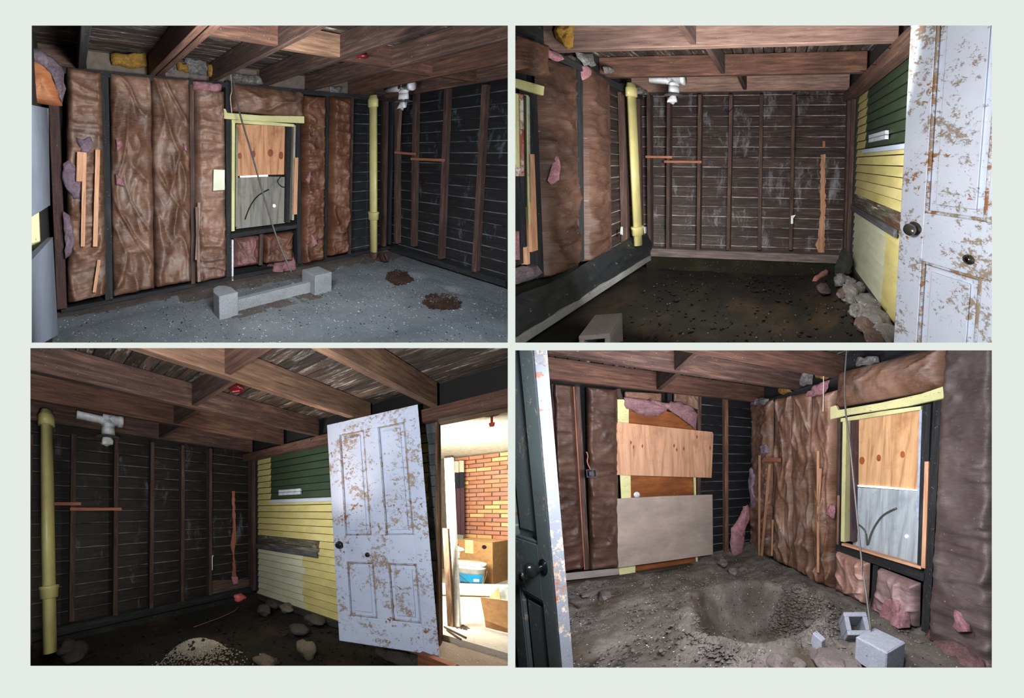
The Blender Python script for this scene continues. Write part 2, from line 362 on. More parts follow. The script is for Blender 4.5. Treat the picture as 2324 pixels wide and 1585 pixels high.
# ---------------------------------------------------------------- palette
joistw = wood('old_joist_wood', (34, 24, 22), (74, 54, 47), (112, 86, 74), (150, 140, 135), .68)
joistr = wood('red_brown_joist_wood', (44, 29, 24), (88, 60, 48), (116, 84, 68), (150, 132, 120), .66)
joistg = wood('pinkish_grey_joist_wood', (76, 58, 52), (118, 94, 84), (142, 118, 108), (170, 156, 148), .66)
joistp = wood('sunlit_pine_joist_wood', (66, 48, 38), (112, 86, 68), (144, 114, 92), (190, 178, 166), .66)  # paler copy of the joist wood; doorway sunlight is put into its colour
deckw = wood('mouldy_ceiling_board', (28, 23, 20), (66, 54, 47), (96, 84, 76), (150, 148, 144), .545, gy=6, vary=.5, stain=(24, 20, 19), sthr=.56)
studw = wood('stud_wood', (38, 26, 24), (70, 52, 46), (98, 76, 66), (165, 150, 140), .70)
studb = wood('sooty_stud_wood', (12, 13, 15), (26, 28, 31), (46, 48, 52), (110, 108, 106), .74)
studp = wood('fresh_pale_lath_wood', (150, 108, 82), (186, 142, 112), (208, 168, 136), vary=.08, blotch=.2)
orangew = wood('orange_cedar_strip', (104, 62, 48), (144, 92, 72), (164, 112, 92), vary=.1, blotch=.2)
kr = kraft('brown_kraft_facing', (54, 33, 23), (100, 73, 58), (134, 106, 91), (130, 117, 110), .52, .42)
krx = kraft('deep_brown_kraft_facing', (34, 20, 14), (62, 42, 33), (88, 66, 55), (78, 68, 62), .62)
krd = kraft('dark_kraft_facing', (48, 25, 15), (86, 54, 38), (116, 84, 66), (112, 98, 90), .62)
pink = fluff('pink_glass_wool', (84, 64, 68), (156, 112, 120), (198, 158, 164))
greywool = fluff('dusty_glass_wool', (60, 54, 58), (112, 100, 108), (158, 144, 152))
yellowwool = fluff('amber_glass_wool', (66, 52, 28), (140, 106, 48), (176, 152, 92))
webs = fluff('cobwebbed_debris', (46, 44, 44), (104, 102, 102), (176, 176, 176))
cream = paint('pale_yellow_paint', (190, 190, 140), (168, 166, 120), (84, 66, 46), .62, .75)
tar1 = sheathing('tarred_weatherboard', (7, 8, 11), (15, 17, 21), (29, 29, 33), (84, 90, 96), (104, 116, 128), .56)
tar2 = sheathing('brown_tarred_weatherboard', (26, 21, 20), (48, 38, 36), (72, 60, 56), (142, 130, 124), (150, 152, 158), .54)
tar3 = sheathing('umber_tarred_weatherboard', (11, 9, 10), (24, 19, 18), (42, 34, 32), (86, 82, 80), (118, 124, 136), .57)
platem = wood('grey_brown_plate', (58, 50, 48), (88, 78, 75), (112, 102, 99), (140, 134, 130), .68)
pipep = paint('yellow_pipe_paint', (184, 178, 124), (160, 152, 100), (70, 50, 32), .69, .35)
iron = plain('rusty_cast_iron', (78, 56, 48), .7, .3, 1)
pvc = plain('white_plastic', (200, 204, 210), .35)
metal = plain('tarnished_metal', (120, 116, 108), .35, .8)
black = plain('black_gap', (6, 6, 7), .8)
cable = plain('grey_cable', (74, 72, 70), .5)
twine = plain('pale_string', (200, 192, 184), .8)
redglow = plain('dark_red_enamel', (86, 24, 30), .25)
concrete = dirt('concrete', (104, 110, 115), (126, 132, 137), (144, 149, 152), (190, 192, 192), (100, 102, 104), pth=.08)
# ================================================================ shared builders of the kitchen
def px_range(s, d=0): return s.x0 - d, s.x1 + d, s.y0 - d, s.y1 + d
def ceiling(s, xs, y0=-.1, y1=2.8, x0=-.1, x1=4.2, jm=None, w_=.055, hh=.19, blk=(), yend=None, jx=.102):
    c = empty(s, 'ceiling', (2, 1.3, H), **ST); n = int((y1 - y0) / jx)
    for i in range(n):
        y = y0 + i * jx; z = H + hh + R.uniform(0, .008)
        MB().box(x0, x1, y, y + jx - .011, z, z + .022).build(s, 'ceiling_board', deckw, c)
    MB().box(x0, x1, y0, y1, H + hh + .035, H + hh + .05).build(s, 'roof_deck', black, c)
    for i, x in enumerate(xs):
        m = jm[i] if jm else joistw; ye = yend[i] if yend else y1
        MB().box(x - w_ / 2, x + w_ / 2, y0, ye, H, H + hh).build(s, 'joist', m, c, bev=.004)
    for (xa, xb, y, m) in blk: MB().box(xa, xb, y - .022, y + .022, H + .012, H + hh - .01).build(s, 'blocking', m, c)
    return c
def dwall(s, m, side='right', ys=(), studm=None, mats=None, step=.128, z0=-.1, y0=-.12, y1=2.84):
    """tarred weatherboards behind upright studs; ys = stud positions measured at top and bottom"""
    c = empty(s, 'wall_' + side, (0, 1.3, 0), **ST); n = int((H + .1 - z0) / step) + 1
    for i in range(n):
        z = z0 + i * step; t = R.uniform(0, .004)
        mb = MB().prism([(-.092 + t, y0, z), (-.092 + t, y1, z), (-.104 + t, y1, z + step - .006), (-.104 + t, y0, z + step - .006)], (-.018, 0, 0), Vector((0, y0, z)), Vector((0, 1, 0)), Vector((0, 0, 1)))
        for q in mb.t: q.z = z + q.y
        mb.build(s, 'weatherboard', m, c)
    MB().box(-.16, -.13, y0, y1, z0, H + .2).build(s, 'backing', black, c)
    for i, (t, b) in enumerate(ys):
        stud(s, ('x', 0.), t, b, .047, .09, 'stud', (mats or [studm or studw] * 99)[i], c, bev=.003)
    return c
def wwall(s, name, x1=4.2):
    c = empty(s, name, (2, 0, 0), **ST)
    MB().box(-.1, x1, -.16, -.13, -.2, H + .25).build(s, 'backing', black, c)
    return c
green = paint('dark_green_paint', (46, 62, 42), (36, 50, 36), (96, 110, 90), .70)
siding_y = paint('yellow_siding_paint', (182, 172, 112), (156, 146, 94), (96, 92, 70), .68, .55, (190, 182, 140))
siding_p = paint('pale_siding_paint', (178, 182, 158), (158, 160, 136), (84, 86, 74), .70, .6, (190, 188, 170))
siding_d = wood('stripped_grimy_board', (34, 30, 24), (84, 80, 66), (130, 128, 112), (196, 196, 188), .56, stain=(66, 36, 20), sthr=.55)
whitish = paint('bluish_white_trim', (170, 184, 204), (150, 162, 182), (140, 80, 70), .66)
def gwall(s, side, xend, px2, z0=-.09):
    """painted clapboards of the far outer wall: yellow, with a green patch and a pale lower part"""
    c = empty(s, 'wall_' + side, (1.3, B, 0), **ST); st = .0895; g0, g1 = .41, px2
    def bd(x0, x1, z, m):
        MB().prism([(x1, B + .002, z), (x0, B + .002, z), (x0, B + .018, z + st - .009), (x1, B + .018, z + st - .009)], (0, .018, 0), Vector((x0, B, z)), Vector((1, 0, 0)), Vector((0, 0, 1))).build(s, 'clapboard', m, c)
    for i in range(23):
        z = z0 + i * st; zc = z + st / 2; x0 = .07 + R.uniform(-.01, .012)
        if zc > 1.93: continue
        if zc > 1.31: bd(x0, g0, z, siding_y); bd(g0, g1, z, green); (xend > g1) and bd(g1, xend, z, siding_y)
        elif .64 < zc < .83: bd(x0, 1.32, z, siding_d); (xend > 1.32) and bd(1.32, xend, z, siding_y)
        elif zc < .64: k = 1.05 + R.uniform(-.03, .03); bd(x0, k, z, siding_p); bd(k, xend, z, siding_y)
        else: bd(x0, xend, z, siding_y)
    MB().box(-.1, xend, B + .05, B + .07, z0, H + .2).build(s, 'backing', black, c)
    MB().box(g0, g1, B - .025, B + .02, 1.285, 1.325).build(s, 'ledge', whitish, c, bev=.003)
    MB().box(.02, .066, B - .06, B + .03, -.05, 1.97).build(s, 'corner_stud', studw, c, bev=.003); MB().box(.066, .1, B - .012, B + .03, -.05, 1.95).build(s, 'tar_edge', studb, c)
    MB().box(.07, 1.3, B - .03, B + .0, .60, .665).build(s, 'grey_rail', wood('grey_weathered_rail', (40, 40, 42), (72, 72, 74), (104, 102, 102), (150, 150, 150), .7), c, bev=.003)
    for k in (0, 1): MB().box(.62, 1.04, B - .03, B + .0, 1.385 + .04 * k, 1.42 + .04 * k).build(s, 'white_strip', plain('white_strip', (176, 182, 192), .5), c, bev=.002)
    return c
def ledger(s, x1, c):
    MB().box(-.1, x1, B - .13, B - .01, 1.94, H + .0).build(s, 'ledger', joistr, c, bev=.005); MB().box(-.1, x1, B - .06, B + .02, H, H + .2).build(s, 'rim_board', black, c)
    for i in range(9): x = .2 + i * .28; MB().tube([(x, B - .13, 2.0 + .02 * (i % 3)), (x + .05, B - .19, 1.99 + .02 * (i % 3))], .003, 6).build(s, 'nail', black, c)
def pvc_tee(s, p, sc=1.35, **kw):
    t = empty(s, 'drain_fitting', p, **kw); x, y, z = p; v = Vector
    MB().tube([v((x, y - .24, z)), v((x, y - .05, z - .01)), v((x, y + .02, z - .03))], [.03 * sc, .03 * sc, .034 * sc]).build(s, 'inlet_pipe', pvc, t, smooth=True)
    MB().tube([v((x, y - .02, z)), v((x, y + .12, z)), v((x, y + .12, z)), v((x, y + .16, z))], [.038 * sc, .038 * sc, .046 * sc, .046 * sc], 20).build(s, 'branch', pvc, t, smooth=2)
    MB().lathe(v((x, y + .03, z + .03)), [(0, .038 * sc), (-.07, .038 * sc), (-.07, .044 * sc), (-.10, .044 * sc), (-.10, .040 * sc), (-.11, .040 * sc), (-.11, .045 * sc), (-.18, .045 * sc)], n=20).build(s, 'down_pipe', pvc, t, smooth=2)
    MB().lathe(v((x, y + .03, z - .17)), [(0, .075 * sc), (-.008, .08 * sc), (-.012, .02)], n=14).build(s, 'torn_collar', webs, t)
    rock(s, (x + .01, y + .02, z - .215), .04 * sc, pvc, 'broken_stub', 3, (.6, 1, 1.1), t, amp=.9)
    return t
def yellow_pipe(s, top, ring, bot, **kw):
    t = empty(s, 'drain_pipe', bot, **kw); T, G, Q = Vector(top), Vector(ring), Vector(bot); ax = (T - Q).normalized(); G = Q + ax * (G - Q).dot(ax)
    MB().tube([Q, T], .05, 28).build(s, 'pipe', pipep, t, smooth=2)
    MB().lathe(T, [(-.12, .052), (-.115, .064), (-.02, .066), (-.015, .058), (.03, .05)], ax, 28).build(s, 'top_collar', pipep, t, smooth=2)
    MB().lathe(G, [(-.075, .052), (-.07, .066), (.0, .068), (.01, .073), (.03, .073), (.035, .054)], ax, 28).build(s, 'joint_ring', pipep, t, smooth=2)
    return t
def door_leaf(s, cor, mat, knobu, label, cat='door', th=.035, knobm=None, mold=None, **kw):
    """framed door leaf with four panels; cor = its top-left, top-right, bottom-right, bottom-left corners in the room, free edge first"""
    TL, TR, BR, BL = [Vector(x) for x in cor]; u = (BR - BL).normalized(); n = u.cross(Vector((0, 0, 1))).normalized(); W_ = (BR - BL).length; hh = (TL - BL).length
    if n.dot(s.E - BL) < 0: n = -n
    t = empty(s, 'panelled_door', BL, **tg(label, cat), **kw)
    at = lambda a, f: TL.lerp(TR, a).lerp(BL.lerp(BR, a), f)
    def bx(u0, u1, f0, f1, n0, n1, nm, par=t, bev=.003, m=mat):
        p = lambda a, f, d: at(a, f) + n * d
        b = MB(); q = [p(u0, f1, n0), p(u1, f1, n0), p(u1, f0, n0), p(u0, f0, n0), p(u0, f1, n1), p(u1, f1, n1), p(u1, f0, n1), p(u0, f0, n1)]
        b.box8(q); b.t = [Vector(((x - BL).dot(u), x.z, 0)) for x in q]
        return b.build(s, nm, m, par, bev=bev)
    bx(0, .14, 0, 1, -th, 0, 'stile'); bx(.86, 1, 0, 1, -th, 0, 'stile')
    bx(.14, .86, 0, .06, -th, -.0005, 'rail'); bx(.14, .86, .53, .648, -th, -.0005, 'rail'); bx(.14, .86, .885, 1, -th, -.0005, 'rail')
    bx(.43, .58, .06, .53, -th, -.001, 'mullion'); bx(.43, .58, .648, .885, -th, -.001, 'mullion')
    for (a, b_) in ((.14, .43), (.58, .86)):
        for (c, d) in ((.06, .53), (.648, .885)):
            pn = bx(a, b_, c, d, -th + .004, -.024, 'panel'); e, g = .05, .012
            bx(a + e, b_ - e, c + .022, d - .022, -.026, -.012, 'raised_field', pn)
            for (x0, x1, y0, y1) in ((a, a + .016, c, d), (b_ - .016, b_, c, d), (a + .016, b_ - .016, c, c + .007), (a + .016, b_ - .016, d - .007, d)):
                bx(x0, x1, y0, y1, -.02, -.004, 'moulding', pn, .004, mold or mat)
    kp = at(knobu, .572); km = knobm or metal
    MB().lathe(kp, [(0, .034), (.004, .034), (.006, .012), (.03, .012), (.036, .026), (.05, .031), (.062, .026), (.066, .004)], n, 24).build(s, 'knob', km, t, smooth=2)
    kq = at(.37, .615) if knobu < .3 else None
    if kq: MB().lathe(kq, [(0, .022), (.004, .022), (.006, .014), (.003, .008)], n, 20).build(s, 'lock_rose', metal, t, smooth=2)
    return t
def lamp_fitting(s, p, **kw):
    t = empty(s, 'ceiling_fixture', p, **kw); q = Vector(p)
    MB().lathe(q, [(0, .05), (-.03, .055), (-.035, .062), (-.05, .064), (-.055, .05)], n=24).build(s, 'ring', redglow, t, smooth=2)
    MB().lathe(q + Vector((0, 0, -.05)), [(0, .045), (-.004, .03), (.012, .006)], n=20).build(s, 'lens', plain('ruby_lens', (150, 50, 60), .12), t, smooth=2)
    MB().tube([q + Vector((-.03, -.02, -.056)), q + Vector((.02, .015, -.056))], .005, 6).build(s, 'filament_bar', plain('pale_red_bar', (210, 90, 100), .3), t)
    return t

# ================================================================ set 1: upper left view, window wall and corner with pipe
s = S1 = ShearedSet(1); PL = ('y', 0.); RM = 'in the upper left room'
gfloor = dirt('grey_blue_earth', (84, 92, 98), (102, 110, 116), (118, 125, 130), (196, 200, 200), (44, 46, 48), None, 1.2, .17)
gfoot = dirt('brown_grey_earth', (66, 62, 60), (84, 78, 75), (104, 97, 93), (150, 146, 142), (50, 46, 44), None, 1.5, .1)
def h1(x, y):
    d = max(0, 1 - (x - .35) ** 2 / .5 - (y - .4) ** 2 / .6); k = max(0, 1 - (x - .1) / .8)
    z = -.085 - .045 * max(0, min(1, (.8 - x) / .5)) + .02 * d + .04 * max(0, min(1, (.22 - y) / .12))
    for (a, b, r, e) in ((.42, .78, .13, .05), (.42, 1.24, .12, .06)):
        q = math.hypot(x - a, y - b) / r
        if q < 1: z -= e * (1 - q * q)
    return z
fl = hfloor(s, -.2, 4.3, -.05, 2.9, h1, .022, gfloor, a1=.012, mat2=gfoot, fn2=lambda x, y: y < .2 + .05 * fbm(x * 4, y * 4) - .1 * (x > 3) or (.42 < y < .75 and 1.7 < x < 2.7 and fbm(x * 5, y * 5, 2) > -.3))
c1 = ceiling(s, (.05, .72, 1.37, 1.98, 2.56, 3.10, 3.165, 3.74), jm=[joistw, joistr, joistw, joistw, joistw, joistr, joistr, studb],
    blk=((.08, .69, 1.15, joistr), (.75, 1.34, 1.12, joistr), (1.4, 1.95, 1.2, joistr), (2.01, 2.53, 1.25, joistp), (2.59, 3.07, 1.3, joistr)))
wd = dwall(s, tar1, 'right', [((898, 208), (897, 553)), ((940, 209), (935, 560)), ((1012, 200), (997, 588)), ((1098, 192), (1074, 622)), ((1160, 185), (1152, 655))], mats=[studw, studw, studw, studw, studb])
MB().box(-.1, .0, 0, 2.8, -.07, -.005).build(s, 'sill_plate', studb, wd)
ww = wwall(s, 'wall_back')
for (t, b, w_, m) in (((236, 163), (248, 685), .07, studb), ((435, 178), (439, 648), .045, studw), ((518, 183), (519, 632), .055, studb), ((677, 262), (680, 603), .06, studb),
                      ((744, 214), (738, 590), .05, studb), ((800, 212), (793, 578), .055, studw), ((880, 214), (874, 560), .05, studw), ((893, 214), (886, 556), .04, studb)):
    stud(s, PL, t, b, w_, .09, 'stud', m, ww, bev=.003)
MB().box(0, 4, -.09, .0, -.04, .0).build(s, 'sill_plate', studb, ww); MB().box(0, 4, -.09, .004, H - .05, H).build(s, 'top_plate', studb, ww)
MB().box(0, 4, -.12, -.03, -.16, -.035).build(s, 'footing', gfoot, ww)
MB().box(0, 4.1, -.11, -.08, H, H + .19).build(s, 'rim_board', studw, ww)
for i in range(17): z = -.1 + i * .128; MB().prism([(.0, -.095, z), (.78, -.095, z), (.78, -.107, z + .122), (.0, -.107, z + .122)], (0, -.018, 0), Vector((0, 0, z)), Vector((1, 0, 0)), Vector((0, 0, 1))).build(s, 'weatherboard', tar1, ww)
for i, (a, b, y0_) in enumerate(((2.62, 3.03, .05), (3.22, 3.7, .04), (2.05, 2.5, .08), (1.42, 1.9, .09), (.76, 1.32, .1))):
    MB().box(a, b, -.08, -.06, H + .0, H + .17).build(s, 'plaster_scrap', plain('grey_plaster', (92, 84, 76), .9, 0, 1), ww)
# left wall with white boards nailed over an opening
wl = empty(s, 'wall_left', (L, .5, 0), **ST)
MB().box(L + .05, L + .08, -.1, 1.5, -.15, H + .2).build(s, 'backing', studb, wl)
stud(s, ('y', .03), (122, 235), (141, 702), .075, .1, 'corner_post', wood('dark_red_post', (30, 20, 19), (62, 42, 38), (96, 60, 48), (150, 120, 100), .75), wl, bev=.004)
stud(s, ('x', 3.97), (88, 480), (95, 640), .03, .03, 'casing', cream, wl)
whiteb = paint('chalky_white_board', (84, 89, 98), (70, 75, 84), (60, 60, 64), .72)
slab(s, ('x', 3.93), [(60, 236), (110, 246), (114, 466), (60, 500)], .018, 'cover_board', whiteb, None, **tg('dull white board nailed up at the far left of the upper left room', 'board', 'white boards at the left wall'))
slab(s, ('x', 3.93), [(60, 604), (120, 538), (132, 760), (60, 800)], .018, 'cover_board', whiteb, None, **tg('dull white board leaning by the floor at the far left, upper left room', 'board', 'white boards at the left wall'))
# torn drywall and insulation hanging at the upper left
t = empty(s, 'torn_insulation', s.P(110, 230, ('y', .35)), **tg('torn lump of orange-brown facing with grey wool hanging at the top left corner', 'insulation'))
pad(s, ('y', .32), [(60, 130), (100, 140), (125, 168), (137, 200), (142, 240), (60, 232)], .05, kraft('orange_kraft', (104, 58, 34), (146, 92, 58), (170, 118, 80), (120, 100, 90), .66), 'facing', t, .006, 3)
pad(s, ('y', .3), [(60, 98), (92, 108), (118, 128), (146, 165), (150, 200), (141, 238), (128, 200), (112, 168), (92, 140), (60, 128)], .06, greywool, 'wool', t, .02, 5)
# paper-faced batts
BT = (  # quad, bulge, style, seed, material, label
    ([(150, 150), (232, 163), (243, 668), (152, 690)], .055, 'swag', 11, kr, 'torn sagging brown insulation batt left of the first black stud'),
    ([(248, 164), (344, 172), (352, 655), (256, 676)], .03, 'drape', 23, kr, 'wide wrinkled brown insulation batt right of the black stud'),
    ([(344, 172), (430, 178), (434, 640), (352, 655)], .03, 'drape', 37, kr, 'wrinkled brown insulation batt left of the bulging middle batt'),
    ([(440, 196), (508, 206), (513, 628), (442, 643)], .06, 'swag', 41, kr, 'brown insulation batt with a card on it'),
    ([(524, 190), (690, 210), (690, 268), (524, 252)], .05, 'plain', 53, kr, 'crumpled brown insulation laid across above the window'),
    ([(688, 215), (738, 219), (733, 590), (683, 600)], .055, 'swag', 61, krd, 'dark brown insulation batt just right of the window'),
    ([(750, 218), (794, 220), (787, 572), (745, 583)], .06, 'swag', 71, krd, 'narrow wrinkled insulation batt nearest the bare corner'),
    ([(530, 540), (588, 536), (586, 600), (530, 608)], .03, 'plain', 83, kraft('purple_brown_kraft', (58, 36, 34), (92, 60, 58), (130, 92, 90), (140, 120, 120)), 'short purplish insulation piece under the window'),
    ([(602, 534), (666, 528), (662, 592), (602, 598)], .03, 'plain', 91, krd, 'short brown insulation piece under the window, right'))
for q, bu, stl, sd, m, lb in BT:
    o_ = batt(s, PL, q, bu, stl, sd, m, **tg(lb + ' ' + RM, 'insulation', 'brown paper-faced batts, upper left room'))
    if sd == 11: b0 = o_
    if sd == 23: b1 = o_
    if sd == 37: b2 = o_
    if sd == 61: b6 = o_
lav = fluff('lilac_glass_wool', (88, 74, 88), (130, 112, 126), (166, 146, 158))
PF = ('y', .07)
for par, m, pts, sd in ((b0, lav, [(172, 312), (190, 318), (205, 308), (212, 336), (200, 350), (184, 346)], 1), (b0, lav, [(142, 372), (158, 362), (172, 378), (178, 400), (188, 420), (182, 452), (168, 455), (150, 430), (140, 405)], 2),
    (b0, lav, [(143, 480), (158, 490), (166, 520), (172, 560), (160, 580), (148, 590)], 3), (b1, pink, [(262, 316), (276, 318), (278, 332), (266, 345)], 4), (b1, pink, [(262, 394), (280, 410), (284, 424), (264, 420)], 5),
    (b2, pink, [(416, 325), (424, 328), (424, 345), (418, 340)], 6), (b6, pink, [(705, 385), (708, 402), (701, 418), (696, 408)], 7), (b6, pink, [(706, 530), (718, 545), (722, 556), (710, 562)], 8)):
    pad(s, PF, pts, .015, m, 'exposed_wool', par, .008, sd)
pad(s, ('y', .04), [(438, 184), (470, 186), (506, 192), (504, 204), (490, 210), (462, 208), (440, 204)], .04, pink, 'insulation_strip', None, .01, 9, **tg('pink strip of bare glass wool above the batt left of the window, upper left room', 'insulation'))
for k, (t_, b_, w_) in enumerate((((182, 345), (180, 412), .045), ((192, 346), (188, 560), .03), ((222, 340), (216, 560), .035), ((225, 590), (214, 664), .025), ((447, 470), (452, 640), .03), ((452, 460), (446, 590), .028))):
    stud(s, ('y', .105), t_, b_, w_, .008, 'wood_lath', studp if k < 4 else kr, None, **tg((('short upper', 'long middle', 'right-hand', 'lowest')[k] + ' pale lath strip on the torn left batt' if k < 4 else ('lower', 'upper')[k - 4] + ' curled paper strip at the stud left of the window') + ', upper left room', 'lath', 'lath strips, upper left room'))
# amber wool tufts above the top plate
for k, (pts, lb) in enumerate((([(252, 120), (290, 122), (334, 118), (334, 150), (300, 156), (256, 148)], 'long amber wool tuft at the left, left of the double joist'), ([(400, 140), (425, 145), (430, 165), (405, 160)], 'amber wool tuft just right of the double joist'),
    ([(472, 145), (498, 142), (498, 178), (474, 172)], 'amber wool tuft left of the joist above the window'), ([(612, 158), (621, 158), (620, 194), (611, 192)], 'thin upright amber wool tuft above the window'), ([(711, 170), (731, 170), (730, 202), (710, 200)], 'amber wool tuft above the stud right of the window'))):
    pad(s, ('y', .0), pts, .03, yellowwool, 'wool_tuft', None, .012, 20 + k, **tg(lb + ', upper left room', 'insulation', 'amber tufts along the top plate, upper left room'))
for k, pts in enumerate(([(420, 130), (470, 138), (472, 172), (432, 168)], [(530, 166), (592, 172), (600, 192), (532, 186)], [(748, 196), (775, 198), (770, 214), (750, 212)], [(376, 130), (398, 132), (398, 168), (374, 160)], [(800, 196), (816, 196), (814, 212), (800, 210)])):
    pad(s, ('y', -.01), pts, .025, webs, 'debris_tuft', None, .015, 30 + k, **tg(('grey web-covered debris between amber tufts', 'silvery debris above the window', 'white scrap on the plate near the corner', 'grey web clump right of the double joist', 'pale chip at the corner of the plate')[k] + ', upper left room', 'debris', 'debris on the plate, upper left room'))
# the window
wn = empty(s, 'window_1', s.P(600, 520, PL), **ST)
slab(s, ('y', .045), [(501, 246), (512, 247), (516, 256), (590, 262), (691, 264), (691, 280), (600, 276), (512, 270), (501, 266)], .03, 'head_casing', cream, wn, bev=.003)
slab(s, ('y', .0), [(526, 272), (600, 276), (668, 282), (668, 288), (526, 279)], .03, 'head_trim', cream, wn)
for (a, b, w_, m) in (((530, 274), (529, 525), .035, cream), ((669, 284), (665, 500), .028, paint('white_jamb', (150, 148, 136), (120, 114, 104), (60, 50, 44), .6)), ((657, 284), (653, 505), .05, studb), ((538, 290), (537, 515), .025, paint('grey_green_jamb', (120, 122, 100), (96, 96, 82)))):
    stud(s, ('y', -.01), a, b, w_, .11, 'jamb', m, wn)
stud(s, ('y', .01), (524, 536), (676, 514), .05, .1, 'sill', studb, wn, bev=.003)
stud(s, ('y', .0), (528, 545), (528, 640), .02, .03, 'white_cable', pvc, wn)
stud(s, ('y', .0), (594, 532), (592, 602), .045, .09, 'cripple_stud', studw, wn)
stud(s, ('y', .012), (673, 358), (670, 487), .05, .02, 'splint', studp, wn)
WP = ('y', -.07)
plyo = ply('knotty_plywood', (172, 128, 96), (140, 94, 66), (84, 48, 34))
slab(s, WP, [(536, 282), (662, 286), (660, 396), (600, 397), (536, 400)], .014, 'upper_plywood', plyo, wn)
knots = plain('reddish_knot', (128, 66, 44), .6)
for (x, y, a, b) in ((544, 354, 5, 7), (575, 350, 5, 8), (614, 347, 6, 9), (638, 353, 5, 9)):
    slab(s, ('y', -.067), [(x + a * math.cos(t), y + b * math.sin(t)) for t in [i * .7 for i in range(9)]], .004, 'knot', knots, wn)
greyply = ply('weathered_grey_board', (112, 112, 106), (84, 86, 82), (50, 50, 48), .7)
slab(s, ('y', -.055), [(536, 404), (600, 401), (660, 402), (658, 505), (536, 520)], .014, 'lower_board', greyply, wn)
dg = bpy.data.materials.new('daylight_gap'); dg.use_nodes = True; dg.node_tree.nodes['Principled BSDF'].inputs['Emission Color'].default_value = (1, .97, .9, 1); dg.node_tree.nodes['Principled BSDF'].inputs['Emission Strength'].default_value = 1.6
slab(s, ('y', -.085), [(545, 399), (608, 396), (608, 401), (545, 403)], .004, 'daylight_slit', dg, wn)
slab(s, ('y', -.052), [(620, 464), (624, 464), (626, 468), (624, 471), (620, 470)], .004, 'bullet_hole_glow', dg, wn)
cord(s, [s.P(x, y, ('y', -.045)) for x, y in ((556, 498), (568, 468), (585, 445), (610, 430))], .007, 'bent_wire', black, wn)
cord(s, [s.P(x, y, ('y', -.045)) for x, y in ((640, 398), (630, 412), (640, 424), (652, 424))], .006, 'bent_wire', black, wn)
cord(s, [s.P(527, 165, ('y', .25)), s.P(541, 245, ('y', .3)), s.P(570, 345, ('y', .35)), s.P(600, 450, ('y', .4)), s.P(630, 545, ('y', .45)), s.P(663, 622, ('y', .5))], .009, 'hanging_cable', cable, None, **tg('thick grey cable slanting across the boarded window down to the floor, upper left room', 'cable'))
cord(s, [s.P(524, 168, ('y', .1)), s.P(526, 205, ('y', .12)), s.P(523, 222, ('y', .12)), s.P(526, 256, ('y', .1))], .004, 'string', twine, None, **tg('thin white string dangling above the window head, upper left room', 'string'))
slab(s, ('y', .13), [(485, 385), (510, 386), (510, 431), (484, 433)], .006, 'card', paint('spotted_white_card', (196, 200, 184), (176, 180, 160), (60, 60, 50), .66), None, **tg('small spotted white card fixed to the batt left of the window', 'card'))
# pipe, its iron elbow, fittings
yellow_pipe(s, s.P(847, 222, ('y', .1)), s.P(848, 486, ('y', .1)), s.P(848, 576, ('y', .1)), **tg('pale yellow vertical drain pipe with a rusty iron elbow at the floor', 'pipe'))
t = empty(s, 'iron_elbow', s.P(850, 605, ('y', .12)), **tg('rusty cast iron branch elbow at the foot of the yellow pipe, upper left room', 'pipe'))
e0 = s.P(848, 576, ('y', .1)); v = Vector
MB().tube([e0 + v((0, 0, .03)), e0, e0 + v((0, 0, -.02)), e0 + v((0, 0, -.12))], [.055, .058, .05, .05], 20).build(s, 'riser', iron, t, smooth=2)
MB().tube([e0 + v((0, .01, -.13)), e0 + v((-.02, .07, -.08)), e0 + v((-.04, .12, -.04)), e0 + v((-.041, .121, -.039)), e0 + v((-.06, .16, -.015))], [.045, .045, .045, .058, .058], 20, False).build(s, 'branch', iron, t, smooth=2)
MB().tube([e0 + v((-.03, .1, -.05)), e0 + v((-.05, .14, -.03))], .046, 16).build(s, 'dark_bore', black, t)
pt_ = s.P(912, 198, ('y', .42)); pvc_tee(s, (pt_.x, pt_.y, pt_.z), **tg('white plastic drain tee broken off below the joists, upper left room', 'pipe'))
p_ = s.P(818, 118, ('z', H + .1, -1)); lamp_fitting(s, p_, **tg('small dark red ceiling fixture between the joists, upper left room', 'fixture'))
for k, (a, b) in enumerate((((895, 346), (943, 350)), ((932, 361), (1008, 364)))):
    stud(s, ('x', .012), a, b, .03, .012, 'wood_strip', orangew, None, **tg(('short upper', 'long lower')[k] + ' orange-brown strip nailed across the dark studs, upper left room', 'wood strip', 'strips across the studs, upper left room'))
stud(s, ('x', .012), (909, 240), (903, 343), .04, .012, 'wood_strip', wood('pinkish_lath', (80, 56, 50), (120, 86, 76), (140, 104, 92)), None, **tg('upright pinkish wood strip below the white drain fitting, upper left room', 'wood strip'))
# blocks and kerb on the floor
FL = -.08
b1_ = s.P(520, 719, ('z', FL)); b2_ = s.P(735, 661, ('z', FL)); kd = (b2_ - b1_).normalized(); kn = Vector((kd.y, -kd.x, 0)); kn = kn if kn.dot(s.E - b1_) > 0 else -kn
w1 = .2
def blk(name, c, u0, u1, d0, d1, h_, **kw):
    q = [c + kd * a + kn * b for a, b in ((u0, d0), (u1, d0), (u1, d1), (u0, d1))]
    return MB().prism([x + v((0, 0, h_)) for x in q], (0, 0, -h_ - .1), q[0], kd).build(s, name, concrete, None, bev=.006, **kw)
prof = [b1_ + kd * a + kn * b for a, b in ((-.09, .0), (.09, .0), (.09, -.13), (.06, -.2), (0, -.235), (-.06, -.2), (-.09, -.13))]
MB().prism([x + v((0, 0, .2)) for x in prof], (0, 0, -.3), prof[0], kd).build(s, 'concrete_block', concrete, None, bev=.005, **tg('grey concrete block with a rounded back standing at the left end of the low kerb', 'block'))
